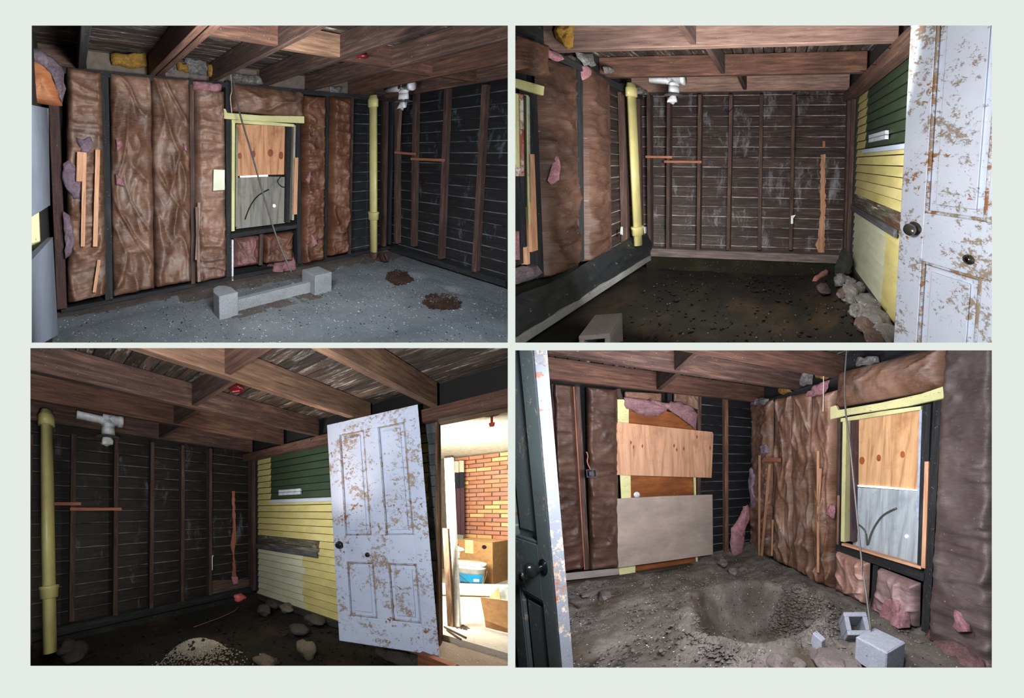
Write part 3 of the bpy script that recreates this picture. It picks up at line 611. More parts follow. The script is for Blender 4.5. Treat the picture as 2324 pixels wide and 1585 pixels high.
blk('concrete_kerb', b1_, .09, (b2_ - b1_).length - .1, -.12, -.06, .10, **tg('long low grey concrete kerb joining the two blocks on the floor', 'kerb'))
blk('concrete_block', b2_, -.13, .09, -.2, .02, .19, **tg('square grey concrete block with a cracked face at the right end of the low kerb', 'block'))
pad(s, ('z', -.05), [(602, 592), (640, 575), (682, 566), (680, 590), (668, 618), (630, 622), (604, 615)], .12, pink, 'insulation_pile', None, .03, 44, lift=.04, **tg('heap of pink glass wool on the floor below the window, upper left room', 'insulation'))
pad(s, ('z', -.06), [(530, 600), (600, 592), (600, 618), (530, 626)], .04, greywool, 'insulation_pile', None, .02, 45, lift=.03, **tg('thin grey-pink wool spread on the footing under the window, upper left room', 'insulation'))
rust = dirt('rust_brown_litter', (30, 20, 17), (48, 33, 28), (74, 56, 48), (130, 118, 110), (20, 14, 12), sc=4)
for k, (x, y, a, b) in enumerate(((907, 624, 30, 17), (1006, 676, 44, 19))):
    c_ = s.P(x, y, ('z', FL)); sp_ = []
    for i in range(900):
        t_ = R.uniform(0, 6.28); r_ = R.random() ** .6 * (1 + .25 * noise.noise((math.cos(t_) * 2, math.sin(t_) * 2, k))); q = s.P(x + a * r_ * math.cos(t_), y + b * r_ * math.sin(t_), ('z', -.05)); sp_.append((q.x, q.y))
    pebbles(s, h1, sp_, rust, 'litter_patch', None, .006, .016, 5 + k, **tg(('ragged brown litter patch beside the iron elbow', 'rust-brown litter patch out on the grey floor at right')[k], 'litter'))
pale = plain('pale_chips', (186, 188, 186), .8); dark_ = plain('dark_chips', (38, 38, 40), .8)
sp = [(R.uniform(.2, 3.9), R.uniform(.1, 2.6)) for _ in range(900)]
pebbles(s, h1, sp[:220], pale, 'pale_grit', fl, .002, .006, 1); pebbles(s, h1, sp[430:], dark_, 'dark_grit', fl, .003, .009, 2); pebbles(s, h1, [(R.uniform(.2, 3.9), R.uniform(.1, 2.6)) for _ in range(2500)], gfloor, 'grit', fl, .003, .01, 3)
L1 = s.E + s.fw * .95
area(s, L1 + v((0, 0, .15)) + s.r * .4, s.P(600, 430, PL), .25, 120, (.93, .96, 1.), 'flash_upper_left')
area(s, s.E + s.fw * 1.9 - s.r * .1 + v((0, 0, .25)), s.P(520, 330, PL), .5, 62, (1, .97, .95), 'work_lamp_upper_left', 170)  # added fill with no lamp in the room, brightens the far window wall
# ================================================================ set 2: upper right view, straight at the dark wall, white door at the right
s = S2 = ShearedSet(2); PL = ('y', 0.); RM = 'in the upper right room'
dsoil = dirt('dark_damp_soil', (17, 16, 13), (27, 24, 19), (42, 38, 32), (90, 86, 80), (12, 11, 10), (52, 40, 26), 1.3, .07)
def h2(x, y): return -.30 + .2 * max(0, min(1, (y - 2.15) / .3)) * max(0, min(1, (x + .2) / .6)) + .12 * max(0, min(1, (x - 1.2) / .8))
fl2 = hfloor(s, -.2, 2.9, -.2, 3.2, h2, .035, dsoil, a1=.03)
c2 = ceiling(s, (.06, .68, 1.355), jm=[joistg, joistr, joistg], yend=[B - .1] * 3, hh=.2, blk=((.09, .65, 1.37, joistw), (.71, 1.33, 1.22, joistw), (1.385, 2.0, 1.13, joistw)))
wd2 = dwall(s, tar2, 'back', [((1471, 214), (1473, 572)), ((1517, 214), (1515, 568)), ((1588, 214), (1584, 568)), ((1659, 214), (1652, 568)), ((1728, 214), (1723, 568)), ((1802, 214), (1794, 568)), ((1929, 228), (1920, 572))], studm=studw, step=.1335)
MB().box(-.1, .01, 0, B + .1, -.115, -.005).build(s, 'sill_plate', platem, wd2, bev=.004); MB().box(-.12, -.01, 0, B + .1, -.36, -.12).build(s, 'mossy_footing', dirt('mossy_footing', (16, 17, 11), (27, 28, 18), (44, 45, 34), (90, 90, 80), (10, 10, 8)), wd2)
tanm = wood('tan_splintered_strip', (120, 84, 60), (160, 122, 96), (186, 150, 124), vary=.05)
o_, n_, u_, v_ = axes(('x', -.085)); q_ = [s.P(x, y, ('x', -.078)) for x, y in [(1862, 352), (1873, 350), (1874, 460), (1871, 578), (1858, 576), (1850, 556), (1858, 540), (1862, 470)]]
MB().prism(jag(q_, .012, u_, v_, .04), (-.012, 0, 0), q_[0], v_, u_).build(s, 'splintered_strip', tanm, wd2)
slab(s, ('x', -.078), [(1867, 320), (1873, 321), (1873, 336), (1867, 334)], .01, 'orange_scrap', orangew, wd2)
# left wall with batts and the edge of the window
w2 = wwall(s, 'wall_left', 2.4)
for (t, b, wd_, m) in (((1302, 128), (1312, 598), .045, studw), ((1318, 132), (1322, 592), .05, studb), ((1379, 174), (1384, 570), .07, studw), ((1420, 190), (1428, 560), .045, studw), ((1454, 214), (1460, 560), .05, studw), ((1211, 200), (1228, 630), .055, studb)):
    stud(s, PL, t, b, wd_, .09, 'stud', m, w2, bev=.003)
for i in range(15): z = .05 + i * .1335; MB().prism([(.0, -.095, z), (.78, -.095, z), (.78, -.107, z + .128), (.0, -.107, z + .128)], (0, -.018, 0), Vector((0, 0, z)), Vector((1, 0, 0)), Vector((0, 0, 1))).build(s, 'weatherboard', tar2, w2)
MB().box(0, 2.4, -.09, .02, H - .07, H - .01).build(s, 'top_plate', studb, w2, bev=.004)
MB().box(0, 2.4, -.11, -.08, H, H + .2).build(s, 'rim_board', studb, w2)
for q, bu, stl, sd, m, lb in (([(1226, 128), (1301, 152), (1307, 605), (1238, 632)], .05, 'swag', 111, krx, 'brown insulation batt with a pink tear beside the window edge'),
    ([(1328, 148), (1370, 178), (1378, 572), (1329, 596)], .06, 'swag', 123, krx, 'narrow shiny brown insulation batt left of the yellow pipe'), ([(1165, 80), (1232, 100), (1236, 175), (1165, 160)], .07, 'plain', 131, kr, 'brown insulation bulge above the window edge')):
    ob = batt(s, PL, q, bu, stl, sd, m, amp=1.3, **tg(lb + ', upper right room', 'insulation', 'brown paper-faced batts, upper right room'))
    if sd == 111: pad(s, ('y', .075), [(1266, 352), (1271, 372), (1268, 412), (1256, 420), (1248, 410)], .012, pink, 'exposed_wool', ob, .006, 3)
for k, (pl, pts, m, lb) in enumerate(((('y', .02), [(1232, 106), (1262, 118), (1280, 136), (1262, 140), (1236, 120)], pink, 'pink wool scrap under the black top plate'), (('y', .02), [(1320, 150), (1336, 152), (1342, 176), (1326, 182)], pink, 'small pink wool scrap at the stud'),
    (('x', 1.42), [(1262, 50), (1298, 50), (1296, 104), (1284, 110), (1258, 88)], yellowwool, 'amber wool hanging at the top left of the joists'), (('y', .05), [(1310, 118), (1342, 120), (1352, 150), (1330, 150)], webs, 'silvery web-covered scrap on the plate'), (('y', .05), [(1372, 152), (1396, 152), (1398, 170), (1376, 166)], webs, 'white scrap on the plate under the joist'), (('y', .1), [(1448, 198), (1470, 205), (1474, 216), (1450, 214)], webs, 'cobwebbed tuft right of the pipe top'))):
    pad(s, pl, pts, .03, m, 'wool_scrap', None, .014, 140 + k, **tg(lb + ', upper right room', 'insulation' if m in (pink, yellowwool) else 'debris'))
wn = empty(s, 'window_1', s.P(1190, 500, PL), **ST)
slab(s, ('y', .05), [(1160, 176), (1180, 180), (1236, 196), (1234, 217), (1196, 206), (1160, 194)], .03, 'head_casing', cream, wn, bev=.003)
pw = peel('peeling_jamb_paint', (200, 196, 190), (170, 160, 150), (170, 90, 80), (120, 50, 50), .52)
for (a, b, wd_, m) in (((1174, 214), (1178, 380), .035, cream), ((1183, 214), (1186, 400), .04, pw), ((1191, 216), (1196, 560), .025, studb), ((1196, 216), (1200, 510), .025, cream), ((1200, 220), (1203, 460), .012, plain('bluish_edge', (150, 168, 180))), ((1176, 380), (1182, 600), .09, studb), ((1206, 350), (1214, 570), .05, studp), ((1196, 470), (1200, 600), .02, studp)):
    stud(s, ('y', .01 if wd_ < .09 else -.02), a, b, wd_, .05, 'jamb', m, wn)
slab(s, ('y', .02), [(1171, 525), (1178, 525), (1180, 590), (1171, 590)], .01, 'pink_scrap', pink, wn)
pad(s, ('y', .05), [(1160, 610), (1215, 600), (1228, 618), (1200, 640), (1160, 648)], .05, greywool, 'wool_heap', None, .02, 160, **tg('dusty grey wool heap on the sill corner at the left edge, upper right room', 'insulation'))
# black plastic sheeting and the grey ledge under it
bp = NT('black_plastic_sheet'); vv = bp.rc; fz = bp.noise(vv, 7, 8, .75, 1); bp = bp.done(bp.mix(bp.thr(bp.noise(vv, 16, 6, .7), .62, .72), (26, 30, 33), (120, 126, 130)), .38, fz, .9, .02, .5)
o_, n_, u_, v_ = axes(('y', .05)); tp = [(1150, 684), (1215, 655), (1270, 632), (1330, 598), (1385, 566), (1420, 546), (1440, 536), (1472, 533)]; bt = [(1150, 800), (1215, 752), (1270, 716), (1330, 680), (1385, 646), (1420, 622), (1440, 608), (1476, 584)]
TP = [s.P(x, y, ('y', .04)) for x, y in tp]; BT_ = [s.P(x, y, ('y', .09)) for x, y in bt]
def shf(i, j):
    k = i * 6.999; a = int(k); f = k - a; p = TP[a].lerp(TP[a + 1], f).lerp(BT_[a].lerp(BT_[a + 1], f), j)
    return p + Vector((0, 1, 0)) * (.03 * math.sin(j * 3.14) + .03 * fbm(p.x * 4, p.z * 9, 3)), (p.x, p.z, 0)
MB().grid(70, 24, shf).build(s, 'plastic_sheet', bp, None, smooth=True, **tg('crumpled black plastic sheeting along the foot of the left wall', 'plastic sheet'))
MB().beam(s.P(1478, 586, ('y', .12)), s.P(1150, 796, ('y', .12)), .07, .16, Vector((0, 0, 1)), (0, -1, 0)).build(s, 'trim_1', dirt('grey_ledge', (88, 90, 88), (112, 114, 112), (132, 132, 130), (140, 140, 138), (50, 50, 48)), None, bev=.01, **ST)
# right wall, ledger, door
w3 = gwall(s, 'right', 2.4, 1.9); ledger(s, 2.4, w3)
MB().box(.05, 2.2, B - .03, B + .03, -.17, -.09).build(s, 'bottom_skirt', wood('dark_rotten_skirt', (20, 18, 16), (44, 40, 38), (70, 66, 64)), w3, bev=.004)
peel2 = peel('peeling_white_door_paint', (206, 214, 228), (180, 190, 206), (150, 122, 84), (150, 84, 34), .585)
A_ = Vector((1.97, 2.42, 0)); D_ = Vector((.791, .612, 0)) * .83; up = Vector((0, 0, 1))
A_ = s.P(2042, 520, ('v', (1.97, 2.42), (1.97 + .791, 2.42 + .612))); A_.z = 0
dr2 = door_leaf(s, (A_ + up * 2.03, A_ + D_ + up * 2.03, A_ + D_ - up * .03, A_ - up * .03), peel2, .09, 'large peeling white door filling the right side of the upper right room', mold=peel('worn_moulding_white', (200, 206, 216), (170, 178, 190), (150, 122, 90), (140, 84, 44), .535))  # moulding paint is worn and also toned darker as relief shade
# pipe, fittings, strips
yellow_pipe(s, s.P(1432, 196, ('y', .1)), s.P(1446, 520, ('y', .1)), s.P(1448, 556, ('y', .1)), **tg('pale yellow vertical drain pipe entering black plastic sheeting', 'pipe'))
p_ = s.P(1523, 181, ('x', .42)); pvc_tee(s, (p_.x, p_.y, p_.z), **tg('white plastic drain tee broken off above the dark wall, upper right room', 'pipe'))
for k, (a, b) in enumerate((((1465, 356), (1525, 357)), ((1507, 367), (1592, 368)))):
    stud(s, ('x', .012), a, b, .03, .012, 'wood_strip', orangew, None, **tg(('short upper', 'long lower')[k] + ' orange strip nailed across the studs, upper right room', 'wood strip', 'strips across the studs, upper right room'))
cord(s, [s.P(x, y, ('x', .02)) for x, y in ((1647, 247), (1650, 256), (1655, 254), (1664, 244))], .004, 'bent_nail', black, None, **tg('bent wire nail near the top of the middle stud, upper right room', 'nail'))
slab(s, ('x', .01), [(1795, 490), (1806, 488), (1800, 496), (1800, 508), (1795, 508)], .004, 'paper_scrap', pvc, None, **tg('torn white paper scrap stuck on the stud near the splintered strip', 'paper'))
slab(s, ('y', .02), [(1410, 515), (1414, 515), (1414, 534), (1409, 532)], .006, 'paper_tag', pvc, None, **tg('small white tag left of the pipe foot', 'tag', 'white tags beside the pipe')); slab(s, ('y', .02), [(1462, 515), (1467, 515), (1467, 529), (1463, 530)], .006, 'paper_tag', pvc, None, **tg('small white tag right of the pipe foot', 'tag', 'white tags beside the pipe'))
# hollow block in front
def hollow_block(s, c, ux, uy, lx, ly, h_, label, mat=concrete, tilt=0):
    """concrete block with two cores open at the ends facing uy"""
    c, ux, uy = Vector(c), Vector(ux).normalized(), Vector(uy).normalized(); uz = ux.cross(uy).normalized(); uz = uz if uz.z > 0 else -uz
    t = empty(s, 'hollow_block', c, **tg(label, 'block')); w_ = .035
    def bx(a0, a1, b0, b1, z0, z1, nm='shell'):
        P_ = lambda a, b, z: c + ux * a + uy * b + uz * z
        MB().box8([P_(a0, b0, z0), P_(a1, b0, z0), P_(a1, b1, z0), P_(a0, b1, z0), P_(a0, b0, z1), P_(a1, b0, z1), P_(a1, b1, z1), P_(a0, b1, z1)]).build(s, nm, mat, t, bev=.004)
    bx(-lx / 2, lx / 2, -ly / 2, ly / 2, 0, w_, 'face'); bx(-lx / 2, lx / 2, -ly / 2, ly / 2, h_ - w_, h_, 'face')
    for a in (-lx / 2, -w_ / 2, lx / 2 - w_) if lx > .3 else (-lx / 2, lx / 2 - w_): bx(a, a + w_, -ly / 2, ly / 2, w_, h_ - w_, 'web')
    return t
zb = h2(1.5, .6); cb = s.P(1362, 755, ('z', zb + .13)); e_ = s.P(1408, 718, ('z', zb + .26)) - s.P(1372, 758, ('z', zb + .26)); e_.z = 0
dpos = s.P(1366, 735, ('z', zb + .24)); fr_ = (s.E - dpos); fr_.z = 0; fr_.normalize(); rt = Vector((fr_.y, -fr_.x, 0)); rt = rt if rt.dot(s.r) > 0 else -rt
fr2 = (fr_ * .93 - rt * .37).normalized(); rt2 = Vector((fr2.y, -fr2.x, 0)); rt2 = rt2 if rt2.dot(s.r) > 0 else -rt2
hollow_block(s, (dpos.x, dpos.y, zb - .02), rt2, fr2, .2, .26, .26, 'grey-brown hollow concrete block with an open core, bottom of the upper right room', dirt('brown_concrete', (96, 90, 86), (116, 110, 106), (134, 130, 126), (170, 168, 164), (70, 66, 62), pth=.08))
# rubble beside the siding, plastic heap, ribbon
rub = dirt('pale_rubble', (70, 68, 66), (96, 94, 92), (118, 116, 114), (160, 158, 156), (66, 64, 62), sc=2)
rubb = dirt('brown_rubble', (60, 48, 44), (84, 70, 64), (106, 94, 88), (150, 140, 134), (40, 34, 30), sc=2)
for k, (x, y, r, sq, m, lb) in enumerate(((1908, 636, 17, (1.15, .8, .8), rub, 'pale flat-topped rubble stone nearest the corner'), (1926, 640, 12, (1, 1, .9), rub, 'small pale rubble stone right of the flat-topped one'), (1932, 668, 22, (1, .9, 1.1), rub, 'tall pale rubble stone below the flat-topped one'), (1948, 655, 13, (.8, 1, 1), rub, 'grey rubble stone against the siding foot'),
    (1968, 690, 26, (1.4, 1, .6), rub, 'broad pale rubble slab in the middle of the heap'), (1948, 706, 18, (1, 1, .8), rub, 'low grey rubble stone in front of the broad slab'), (1990, 726, 30, (1.2, 1, .5), rub, 'wide grey rubble slab near the door edge'), (1962, 735, 20, (1, 1, .6), rubb, 'brown rubble stone at the dark floor edge'),
    (2012, 757, 30, (1, 1, .5), rub, 'large grey rubble slab at the bottom by the door'), (1985, 765, 22, (1.1, 1, .5), rubb, 'brownish rubble stone at the bottom of the heap'), (1912, 668, 12, (1, 1, 1), rubb, 'dark brown rubble stone under the pale ones'), (1870, 655, 14, (1.6, 1, .5), rubb, 'dark lump on the soil left of the rubble'))):
    zz = -.1 - .0 * k; c_ = s.P(x, y, ('z', zz)); z_ = h2(c_.x, c_.y); c_ = s.P(x, y, ('z', z_ + .07)); d_ = (c_ - s.E).dot(s.fw)
    rock(s, c_, r * d_ / s.f * 1.05, m, 'rubble_stone', k + .5, sq, flat=True, sub=3, amp=.45, **tg(lb + ', upper right room', 'stone', 'rubble beside the painted siding, upper right room'))
pad(s, ('v', (.1, 2.7), (.6, 2.45)), [(1914, 566), (1922, 565), (1930, 590), (1934, 618), (1920, 628), (1900, 626), (1899, 606)], .06, bp, 'plastic_heap', None, .02, 171, **tg('bunched black plastic standing in the corner by the siding', 'plastic sheet'))
pad(s, ('v', (.1, 2.7), (.6, 2.4)), [(1880, 612), (1876, 624), (1858, 634), (1848, 640), (1852, 630), (1866, 620)], .02, plain('pink_ribbon', (96, 54, 52), .8), 'ribbon', None, .006, 172, **tg('dull pink ribbon trailing on the dark soil by the corner, upper right room', 'ribbon'))
pebbles(s, lambda x, y: h2(x, y) + .02, [(R.uniform(.1, 2.2), R.uniform(.3, 2.7)) for _ in range(500)], dsoil, 'soil_lumps', fl2, .006, .02, 21)
pebbles(s, lambda x, y: h2(x, y) + .03, [(R.uniform(.1, 2.2), R.uniform(.3, 2.7)) for _ in range(160)], rub, 'pale_grit', fl2, .003, .007, 22)
area(s, s.E + s.fw * .62 + Vector((0, 0, .08)) - s.r * .05, s.P(1640, 300, ('x', 0)), .2, 52, (1, .97, .95), 'flash_upper_right')
area(s, s.E + s.fw * 1.6 + Vector((0, 0, .1)), s.P(1700, 330, ('x', 0)), .5, 138, (1, .97, .94), 'work_lamp_upper_right', 170)  # unseen fill added past the door to lift the dark back wall
# ================================================================ set 3: lower left view, dark wall, painted siding, leaning door and the bright hall
s = S3 = ShearedSet(3); PL = ('y', 0.); RM = 'in the lower left room'
def h3(x, y):
    m = max(0, 1 - ((x - 1.25) ** 2 + (y - 1.15) ** 2) / .15); return -.24 + .19 * m * m * (3 - 2 * m) + .1 * max(0, min(1, (.2 - x) / .2)) + .06 * max(0, min(1, (y - 2.3) / .4))
fl3 = hfloor(s, -.2, 3.4, -.3, 3.0, h3, .035, dsoil, a1=.035)
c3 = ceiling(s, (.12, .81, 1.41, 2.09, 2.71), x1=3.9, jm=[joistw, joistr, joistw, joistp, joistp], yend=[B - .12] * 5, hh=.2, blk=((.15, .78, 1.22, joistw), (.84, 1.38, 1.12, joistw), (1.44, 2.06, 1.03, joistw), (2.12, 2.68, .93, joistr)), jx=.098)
wd3 = dwall(s, tar3, 'left', [((168, 985), (163, 1412)), ((265, 994), (262, 1400)), ((347, 1004), (344, 1387)), ((416, 1011), (415, 1370)), ((479, 1018), (478, 1352)), ((573, 1030), (573, 1352))], studm=studw, step=.1335, z0=-.15)
MB().box(-.1, .01, -.1, B + .1, -.09, -.005).build(s, 'sill_plate', studb, wd3, bev=.004); MB().box(-.12, .03, -.1, B + .1, -.3, -.1).build(s, 'footing', dirt('black_footing', (20, 21, 22), (34, 35, 36), (54, 54, 54), (100, 100, 98), (10, 10, 10)), wd3)
q_ = [s.P(x, y, ('x', -.078)) for x, y in [(527, 1115), (533, 1115), (534, 1180), (536, 1225), (532, 1262), (537, 1310), (527, 1310), (529, 1262), (524, 1240), (529, 1200)]]
MB().prism(jag(q_, .008, Vector((0, 1, 0)), Vector((0, 0, 1)), .04), (-.012, 0, 0), q_[0], Vector((0, 0, 1)), Vector((0, 1, 0))).build(s, 'splintered_strip', orangew, wd3)
slab(s, ('x', -.06), [(480, 1318), (565, 1316), (565, 1352), (480, 1352)], .03, 'brown_patch', wood('brown_patch_board', (54, 42, 38), (86, 70, 62), (110, 94, 86)), wd3)
w3b = wwall(s, 'wall_near', 1.6); MB().box(0, .06, -.09, 0, -.1, H).build(s, 'stud', studw, w3b); stud(s, PL, (75, 985), (68, 1420), .05, .09, 'stud', studw, w3b)
w3 = gwall(s, 'right', 2.63, 1.7)
MB().box(.05, 2.2, B - .03, B + .03, -.17, -.09).build(s, 'bottom_skirt', wood('dark_rotten_skirt_board', (20, 18, 16), (44, 40, 38), (70, 66, 64)), w3, bev=.004)
ledger(s, 4.2, w3)
for i in range(24):
    z = -.1 + i * .093; MB().prism([(2.61 + R.uniform(-.012, .012), B - .02, z), (2.675, B - .02, z), (2.675, B - .03, z + .088), (2.61 + R.uniform(-.012, .012), B - .03, z + .088)], (0, .05, 0)).build(s, 'tarred_board_end', tar1, w3, bev=.003)
splw = wood('splintered_jamb', (50, 36, 28), (120, 88, 62), (170, 134, 100), vary=.1)
MB().box(2.678, 2.695, B - .03, B + .02, -.1, 1.95).build(s, 'jamb', splw, w3, bev=.003); MB().box(2.66, 2.685, B + .02, B + .06, -.1, 1.95).build(s, 'jamb', studb, w3)
MB().box(2.64, 2.67, B + .06, B + .12, -.05, 2.0).build(s, 'jamb', splw, w3)
MB().box(2.62, 4.2, B - .05, B + .12, 1.94, 1.965).build(s, 'head_jamb', splw, w3)
MB().box(2.62, 4.2, B + .0, B + .1, H + .0, H + .02).build(s, 'head_packing', splw, w3)
peel3 = peel('peeling_door_paint', (184, 196, 220), (160, 172, 198), (138, 110, 84), (130, 66, 34), .58)
zf = lambda px, py, pl: s.P(px, py, pl)
dr3 = door_leaf(s, (zf(742, 965, ('y', 2.2)), zf(948, 918, ('y', 2.5)), zf(998, 1490, ('y', 2.511)), zf(770, 1455, ('y', 2.131))), peel3, .065, 'bluish-white peeling panelled door leaning open beside the bright doorway', knobm=plain('dark_knob', (52, 56, 60), .3, .6), mold=peel('worn_moulding_blue', (160, 170, 190), (130, 140, 160), (126, 100, 78), (120, 66, 40), .54))  # moulding colour holds both wear and the shade of its relief
yellow_pipe(s, s.P(105, 940, ('y', .1)), s.P(109, 1338, ('y', .1)), s.P(113, 1482, ('y', .1)), **tg('thick yellow drain pipe at the far left edge of the lower left room', 'pipe'))
p_ = s.P(238, 952, ('x', .42)); pvc_tee(s, (p_.x, p_.y, p_.z), **tg('white plastic drain tee broken off under the joist, lower left room', 'pipe'))
p_ = s.P(537, 872, ('z', H + .14, -1)); lamp_fitting(s, p_, **tg('dark red ceiling fixture behind a pale joist, lower left room', 'fixture'))
for k, (a, b) in enumerate((((118, 1144), (184, 1144)), ((159, 1156), (276, 1156)))):
    stud(s, ('x', .012), a, b, .032, .012, 'wood_strip', orangew, None, **tg(('short upper', 'long lower')[k] + ' orange strip across the dark studs, lower left room', 'wood strip', 'strips across the studs, lower left room'))
cord(s, [s.P(485, 1263, ('x', .02)), s.P(482, 1264, ('x', .04)), s.P(482, 1295, ('x', .04))], .007, 'white_rod', pvc, None, **tg('short white rod hooked beside the last stud, lower left room', 'rod'))
pad(s, ('x', .03), [(533, 1352), (548, 1347), (560, 1356), (558, 1366), (540, 1372), (532, 1365)], .04, plain('pink_tape', (196, 92, 96), .6), 'tape_bundle', None, .01, 181, **tg('crumpled pink ribbon bundle at the foot of the dark wall corner, lower left room', 'ribbon'))
slab(s, ('x', -.05), [(525, 1310), (540, 1310), (540, 1325), (530, 1327)], .008, 'pink_tag', plain('pale_pink_tag', (170, 110, 128), .7), None, **tg('small pale pink tag on the dark wall near the corner, lower left room', 'tag'))
cord(s, [s.P(545, 1370, ('x', .05)), s.P(535, 1385, ('z', -.18)), s.P(500, 1402, ('z', -.2)), s.P(440, 1424, ('z', -.21))], .005, 'ribbon_strand', plain('brownish_ribbon', (120, 70, 52), .8), None, **tg('thin brownish ribbon strand lying on the soil, lower left room', 'ribbon'))
# stones on the soil
stn = dirt('brown_stone', (70, 62, 54), (96, 88, 78), (118, 110, 98), (140, 132, 122), (50, 44, 40), sc=2, pth=.05)
stg = dirt('dark_stone', (40, 38, 36), (60, 57, 53), (80, 76, 72), (110, 106, 100), (26, 24, 22), sc=2, pth=.05)
for k, (x, y, r, sq, m, lb) in enumerate(((697, 1477, 22, (1, .9, .95), stn, 'round brown stone lying on the soil left of the door foot'), (651, 1381, 14, (1.2, 1, .7), stn, 'small brown stone below the siding'), (620, 1372, 12, (1.6, 1, .7), stg, 'pale-edged stone right in the corner below the siding'), (600, 1386, 15, (1.2, 1, .8), stg, 'dark stone in the corner'),
    (715, 1408, 17, (1.5, 1, .6), stg, 'grey stone lying under the siding edge'), (679, 1430, 17, (1.5, 1, .6), stg, 'dark flat stone above the round brown one'), (600, 1500, 18, (1.5, 1, .6), stn, 'brown stone cut by the bottom edge'), (170, 1480, 26, (1.3, 1, .7), stg, 'dark clod beside the pipe foot'), (152, 1470, 18, (1, 1, 1), stg, 'dark clod touching the pipe foot'), (900, 1490, 20, (2.2, 1, .8), stg, 'grey stone half under the door'), (945, 1500, 14, (1.2, 1, .9), stg, 'small grey stone under the door corner'), (622, 1502, 10, (1, 1, .8), stg, 'small dark stone near the bottom edge'))):
    z_ = -.2; c_ = s.P(x, y, ('z', z_)); z_ = h3(c_.x, c_.y); c_ = s.P(x, y, ('z', z_ + .05)); d_ = (c_ - s.E).dot(s.fw)
    rock(s, c_, r * d_ / s.f * 1.05, m, 'stone', k + 30.5, sq, sub=3, amp=.35, **tg(lb + ', lower left room', 'stone', 'stones on the soil, lower left room'))
gr = dirt('pale_gravel', (104, 98, 88), (132, 126, 114), (156, 150, 138), (206, 202, 192), (60, 54, 48), sc=2)
sp = []
while len(sp) < 3800:
    a, r_ = R.uniform(0, 6.28), abs(R.gauss(0, .17)); sp.append((1.25 + r_ * math.cos(a), 1.15 + r_ * math.sin(a)))
pebbles(s, lambda x, y: h3(x, y) + .012 + .02 * fbm(x * 3, y * 3), sp, gr, 'gravel_heap', None, .004, .012, 31, **tg('heap of pale gravel in a pool of light at the bottom of the lower left room', 'gravel'))
pebbles(s, lambda x, y: h3(x, y) + .02, [(R.uniform(.1, 2.6), R.uniform(.1, 2.6)) for _ in range(500)], dsoil, 'soil_lumps', fl3, .006, .02, 32)
bo = wood('orange_board_end', (96, 54, 34), (134, 80, 52), (156, 98, 66)); slab(s, ('y', 2.36), [(948, 1486), (952, 1484), (1030, 1515), (948, 1520)], .06, 'board_end', bo, None, **tg('orange-brown board end sticking up below the door, bottom of the lower left room', 'board'))
# the hall beyond the doorway
ZH = .05
hfl = MB().box(2.1 - 1.2, 4.6, B + .13, 7.0, ZH - .06, ZH).build(s, 'floor', dirt('pale_dusty_plywood', (164, 152, 136), (190, 180, 164), (206, 198, 184), (214, 206, 192), (150, 136, 116), sc=.7, pth=.03), None, **ST)
MB().box(2.6, 4.6, B - .25, B + .11, -.02, .0).build(s, 'threshold', dirt('brown_threshold', (110, 96, 82), (134, 118, 102), (156, 142, 126), (180, 170, 156), (70, 60, 50)), hfl)
plw = plain('hall_plaster_white', (224, 218, 196), .8)
MB().box(.9, 4.6, B + .14, 7.0, 2.13, 2.2).build(s, 'ceiling', plw, None, **ST)
bw = empty(s, 'wall_far_brick', (2.2, 6.0, .1), **ST)
MB().box(1.0, 3.6, 6.05, 6.1, -.1, 2.2).build(s, 'mortar', plain('grey_mortar', (120, 110, 92), .9, 0, 1), bw)
bks = [NT('brick_%s' % c) for c in ('orange', 'ochre', 'salmon')]
bks = [b.done(b.ramp(b.noise(b.off(), 5, 6, .7), [(.35, a), (.65, c_)]), .85, b.noise(b.off(), 30, 5), .4, .004, vary=.12) for b, a, c_ in zip(bks, ((168, 106, 76), (194, 146, 94), (160, 104, 82)), ((188, 130, 98), (208, 168, 118), (182, 128, 106)))]
mesh_b = None
for j in range(28):
    for i in range(6):
        x = 1.72 + i * .222 + (.111 if j % 2 else 0); z = 2.1 - j * .072
        if z < .3 or x > 2.75: continue
        if mesh_b is None:
            bb = MB().box(0, .208, 0, .06, -.058, 0); src = bb.build(s, 'brick', bks[0], bw, bev=.004); base = src.data; base.materials.clear(); d0 = s.W((0, 0, 0)); mesh_b = True
            for m_ in bks: base.materials.append(m_)
            tr = Vector(bw['_o']); bpy.data.objects.remove(src); s.objs.pop()
            variants = []
            for k in range(3):
                me = base.copy(); me.transform(Matrix.Translation(tr - s.W((0, 0, 0)))); [setattr(p_, 'material_index', k) for p_ in me.polygons]; variants.append(me)
        o = bpy.data.objects.new('brick', R.choices(variants, (5, 2, 3))[0]); C.objects.link(o); o.parent = bw
        me = o.data.copy(); me.transform(Matrix.Translation(s.W((x + R.uniform(-.006, .006), 6.0 + R.uniform(-.006, .006), z)) - tr)); o.data = me; o['_o'] = bw['_o']; s.objs.append(o)
